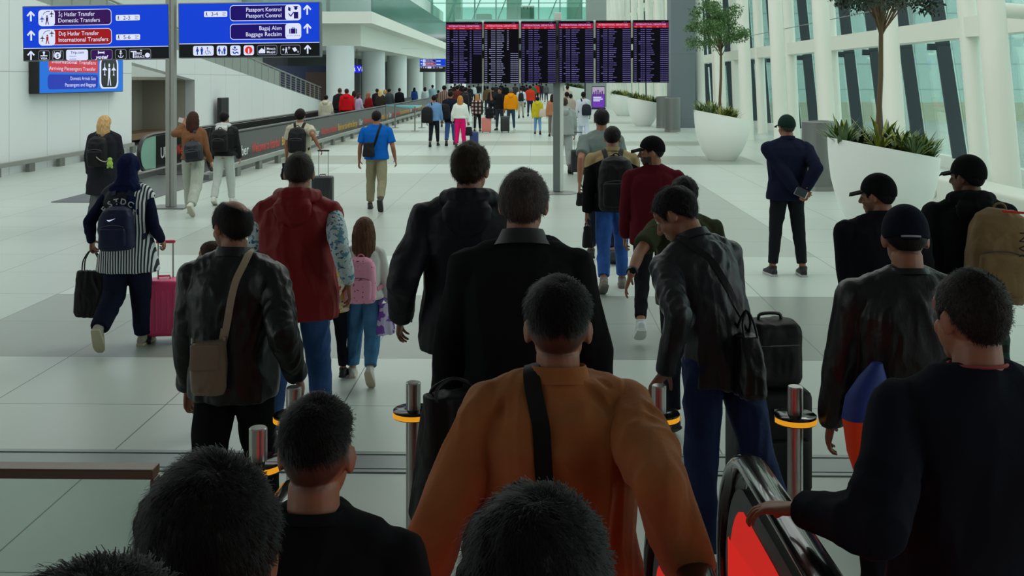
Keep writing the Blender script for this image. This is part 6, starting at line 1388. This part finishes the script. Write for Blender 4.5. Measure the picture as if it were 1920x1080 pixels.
person('n15b', 622, 7.6, 432, 'child in yellow and red floral top mostly hidden behind the red vest', skin='m', child=True, female=True, hair=('short', (40, 28, 24), .014), top=dict(c=(200, 180, 120), mat=patterned('floral_child', (206, 200, 180), [((214, 170, 60), 24, .56), ((180, 60, 60), 32, .62)]), b=.04, collar=False, name='top'), legs=SMALL, arms={'L': (4, 10, 14), 'R': ('w', P(626, 560, 7.4), (.2, -1, 0))}, vox=.009)
person('n16', 396, 6.6, 452, 'brown haired child whose face peeks out beside the balding man', skin='l', child=True, hair=('short', (58, 40, 32), .014), heading=30, hp=(50, -4, 0), face=True, top=dict(c=(60, 60, 66)), legs=SMALL, vox=.008)
# --- far walkers
def far(key, px, d, hy, label, tc, pc, hr=('short', HB, .016), **k):
    top = dict(c=tc, b=k.pop('b', .03), sleeve=k.pop('sleeve', 'long'), hood=k.pop('hood', False), collar=k.pop('collar', False), hem=k.pop('hem', .88), flare=k.pop('flare', 0), name=k.pop('nm', 'top'))
    if 'tmat' in k: top['mat'] = k.pop('tmat')
    pants = dict(c=pc, w=k.pop('w', 1.1)); 
    if 'skirt' in k: pants['skirt'] = k.pop('skirt')
    k.setdefault('legs', random.Random(px).choice([SMALL, SMALLR]))
    return person(key, px, d, hy, label, top=top, pants=pants, hair=hr, **k)
LB = ('long', (176, 120, 70), .012, .32); LD = ('long', (40, 26, 24), .012, .28)
far('f1', 1058, 24.6, 183, 'man in light grey sweatsuit walking behind the board pole', (152, 158, 156), (158, 164, 162), ('crop', (60, 48, 42), .008), hood=True, w=1.3, b=.06, shoes=((60, 62, 62), (50, 50, 50)))
suitcase(1084, 24.2, 'black hard suitcase with pale straps right of the grey sweatsuit', (30, 32, 34), (.17, .12, .26), 0, 'shell', .4, grip=(60, 60, 60))
far('f3', 1094, 38, 172, 'man in long white robe with a dark sling bag', (200, 206, 216), (196, 204, 226), hem=.5, w=1.4, skin='d')
backpack('f3', 'dark sling bag on the long white robe', (30, 34, 48), (.17, .09, .2), 1.1, x=.1, straps='L', pocket=False)
far('f4', 1070, 44, 176, 'person in pale pink top and mauve bottoms beyond the board pole', (186, 150, 150), (84, 76, 92), female=True, w=1.3)
far('f4b', 1063, 40, 172, 'dark haired person just right of the board pole beyond the sweatsuit', (170, 160, 150), (70, 70, 80))
far('f5', 1036, 40, 176, 'woman in beige and red top just left of the board pole', (176, 120, 90), (120, 110, 100), LD, female=True)
far('f5b', 1064, 58, 160, 'person in beige top standing taller behind the board pole', (188, 176, 158), (150, 140, 130))
p = far('f6', 1008, 42, 181, 'woman in yellow jacket and light blue jeans carrying a pale bag', (198, 184, 44), (110, 156, 198), female=True, b=.06, hood=True, hem=.78)
hand_bag('f6', 'R', 'pale pink soft bag under the arm of the yellow jacket', (206, 186, 176), (.2, .12, .16), .02, name='soft_bag', w0=P(1020, 203, 41.7), yaw=20)
far('f7', 958, 45, 165, 'man in bright orange hooded sweatshirt and dark jeans', (240, 150, 20), (58, 76, 98), ('short', (110, 104, 98), .014), hood=True, b=.05, w=1.0, shoes=((220, 220, 214), (214, 214, 208)), legs=STAND)
p = far('f8', 937, 45.5, 164, 'man in black t-shirt phoning beside the orange sweatshirt', (20, 20, 23), (52, 58, 70), heading=160, face=True, sleeve='short', arms={'L': (4, 8, 12), 'R': (60, 20, 130)}, legs=STAND)
suitcase(947, 43.5, 'black suitcase beside the man in black t-shirt', (38, 40, 44), (.19, .13, .31), 0, 'shell', .3)
far('f9', 977, 60, 163, 'person in white jacket with small black backpack right of the orange sweatshirt', (206, 216, 222), (176, 172, 156), b=.04)
backpack('f9', 'small black backpack on the white jacket', (30, 34, 36), (.15, .1, .24), 1.18, pocket=False)
far('f10', 895, 43.8, 176, 'long haired woman in pink and black plaid shirt', (120, 96, 96), (22, 22, 24), LB, female=True, b=.06, hem=.8, tmat=striped('plaid', (44, 34, 38), (206, 168, 164), .16, 'X', (90, 80, 84)))
suitcase(912, 43.2, 'salmon pink suitcase next to the plaid shirt', (214, 128, 116), (.2, .13, .29), 0, 'shell', .42)
hand_bag('f10', 'R', 'dark jacket draped over the salmon pink suitcase', (34, 34, 38), (.16, .1, .2), .0, name='draped_jacket', cat='jacket', w0=P(918, 203, 43.1), fold=.02)
far('f11', 863, 34, 179, 'blonde woman in white sweater and vivid pink trousers', (222, 226, 218), (226, 30, 110), ('long', (184, 124, 68), .012, .38), female=True, b=.04, hem=.98, w=1.25, arms={'L': (-6, 16, 40), 'R': (0, 14, 20)}, legs=STAND)
suitcase(889, 33.5, 'dark blue suitcase beside the vivid pink trousers', (40, 54, 110), (.14, .11, .24), 0, 'shell', .5)
hand_bag('f11', 'R', 'small black bag hooked on the dark blue suitcase', (24, 24, 28), (.11, .07, .14), .0, name='small_bag', w0=P(879, 238, 33.4))
far('f12', 845, 34.8, 170, 'tall man in dark jacket and jeans left of the white sweater', (28, 32, 44), (62, 90, 142), b=.04, hem=.74, w=1.15)
backpack('f12', 'black bag hanging on the left of the dark jacket and jeans', (20, 20, 22), (.16, .12, .24), 1.1, x=-.16, straps='L', pocket=False)
far('f13', 814, 34.3, 178, 'man in light blue shirt and black trousers', (110, 150, 196), (32, 36, 44), b=.03, w=1.05)
backpack('f13', 'round black backpack slung left on the light blue shirt', (20, 20, 23), (.19, .13, .27), 1.08, x=-.22, straps='L', pocket=False)
far('f14', 833, 48, 160, 'person in brown striped coat behind the light blue shirt', (110, 84, 76), (60, 56, 58), tmat=striped('brown_stripes', (86, 62, 58), (140, 112, 104), .1), hem=.6, b=.05)
far('f14b', 873, 50, 163, 'person in black jacket behind the blonde in white sweater', (26, 26, 30), (40, 44, 52), b=.05)
backpack('f14b', 'black backpack behind the blonde in white sweater', (24, 24, 28), (.16, .12, .24), 1.2, pocket=False)
far('f14c', 858, 54, 160, 'person in dark red patterned shirt in the dense far group', (96, 44, 38), (40, 40, 46))
far('f15', 777, 76, 164, 'long haired woman in blue dress by the walkway end', (44, 80, 150), (150, 120, 100), LD, female=True, hem=.62, w=.9)
far('f15b', 797, 72, 163, 'woman in white jacket and black leggings near the far blue sign', (200, 214, 216), (26, 26, 30), LD, female=True, b=.05)
far('f15c', 811, 76, 159, 'person in pale blue jacket with backpack below the far blue sign', (150, 184, 196), (150, 176, 190), b=.05)
far('f16', 822, 62, 169, 'child sized dark figure in the group below the far blue sign', (60, 44, 44), (50, 50, 60))
# passengers standing on the moving walkway
XW = (WR + WL) / 2
def onwalk(key, px, hy, label, tc, hr, dx=0, **k):
    d = on_x(px, XW + dx); k.setdefault('legs', STAND); return far(key, px, d, hy, label, tc, k.pop('pc', (44, 48, 58)), hr, **k)
onwalk('w1', 611, 178, 'person in cream hooded sweatshirt, nearest passenger on the moving walkway', (200, 194, 174), ('short', HB, .018), .1, hood=True, b=.06)
onwalk('w2', 637, 165, 'man in black jacket on the moving walkway beside the red sweatshirt', (24, 24, 27), ('crop', (70, 50, 44), .006), -.35, b=.05)
onwalk('w3', 650, 166, 'man in red hooded sweatshirt riding the moving walkway', (206, 28, 34), ('crop', (50, 36, 32), .008), .25, hood=True, b=.06)
onwalk('w4', 664, 170, 'woman with auburn hair just behind the red sweatshirt', (150, 110, 110), LD, -.4, female=True)
onwalk('w5', 673, 174, 'woman in lilac top looking right on the moving walkway', (196, 176, 208), ('bob', (70, 48, 40), .012, .12), .2, female=True, heading=-50, face=True)
onwalk('w6', 691, 173, 'woman in dark red cardigan leaning on the walkway handrail', (140, 34, 36), ('long', (150, 104, 72), .012, .2), .2, female=True, heading=-40, face=True)
onwalk('w7', 707, 166, 'person in black jacket beside the long blond hair', (34, 34, 38), ('short', (40, 30, 26), .016), -.3, b=.05)
onwalk('w8', 713, 168, 'woman with very long pale blond hair on the moving walkway', (60, 50, 46), ('long', (214, 182, 120), .014, .45), .25, female=True)
onwalk('w9', 722, 168, 'woman in cream jacket with golden bun on the moving walkway', (206, 202, 188), ('bob', (190, 140, 76), .014, .08), -.1, female=True, b=.05)
onwalk('w10', 730, 166, 'man in dark grey jacket with backpack, far along the walkway', (66, 72, 78), ('short', HB, .018), .25, b=.05, heading=-30)
onwalk('w11', 749, 165, 'farthest walkway passenger dressed in black with a bag', (28, 28, 32), ('short', HB, .016), .1, b=.05, legs=SMALL)
# far crowd under the boards
crowd = [(846, 88, 161, (40, 36, 40), 'dark coated person in the far crowd under the left edge of the first board'), (853, 96, 157, (52, 36, 36), 'maroon clad person in the far crowd under the first board'), (861, 104, 158, (30, 32, 40), 'navy clad person in the far crowd under the first board middle'),
 (869, 90, 161, (24, 24, 28), 'black clad person in the far crowd right of the blonde hair'), (880, 80, 160, (34, 36, 44), 'charcoal clad person in the far crowd above the plaid shirt'), (888, 100, 159, (200, 206, 214), 'small white topped figure in the far crowd above the plaid shirt'), (897, 110, 157, (38, 40, 44), 'grey clad person in the far crowd next to the gap of the first two boards'),
 (914, 66, 161, (96, 78, 54), 'person in olive brown coat walking below the second board'), (924, 58, 163, (26, 26, 30), 'black clad person with bag below the second board'), (930, 98, 158, (44, 44, 50), 'dark grey figure behind the phoning man'), (948, 90, 158, (24, 26, 32), 'black figure between the phoning man and the orange sweatshirt'),
 (966, 96, 157, (60, 60, 64), 'grey figure behind the orange sweatshirt'), (987, 84, 158, (36, 38, 46), 'dark figure left of the red and orange top'), (994, 63, 160, (206, 62, 44), 'person in red and orange top with dark trousers below the third board'), (1000, 92, 157, (70, 110, 76), 'person in green top in the far crowd below the third board'),
 (1006, 100, 156, (206, 44, 36), 'tiny figure in bright red jacket below the third board'), (1015, 112, 156, (40, 42, 48), 'dark figure far right of the bright red jacket'), (1024, 104, 157, (90, 94, 98), 'pale grey figure far away left of the board pole'), (940, 120, 156, (30, 32, 38), 'tiny black figure far below the second board edge'), (1011, 125, 155, (50, 54, 60), 'tiny slate figure at the very end of the corridor'),
 (906, 118, 156, (34, 34, 40), 'tiny dark figure at the lone thin pole'), (865, 118, 156, (46, 40, 44), 'tiny plum figure at the back of the first board crowd'), (980, 118, 156, (28, 30, 34), 'tiny charcoal figure behind the white jacket')]
for i, (px, d, hy, c, lab) in enumerate(crowd):
    far('c%d' % i, px, d, hy, lab, c, random.Random(i).choice([(30, 32, 38), (44, 52, 70), (60, 60, 62)]), b=.05, group='people in the far crowd under the boards')
far('t1', 616, 66, 163, 'small seated looking figure glimpsed behind the stair railing', (120, 110, 96), (40, 40, 50))
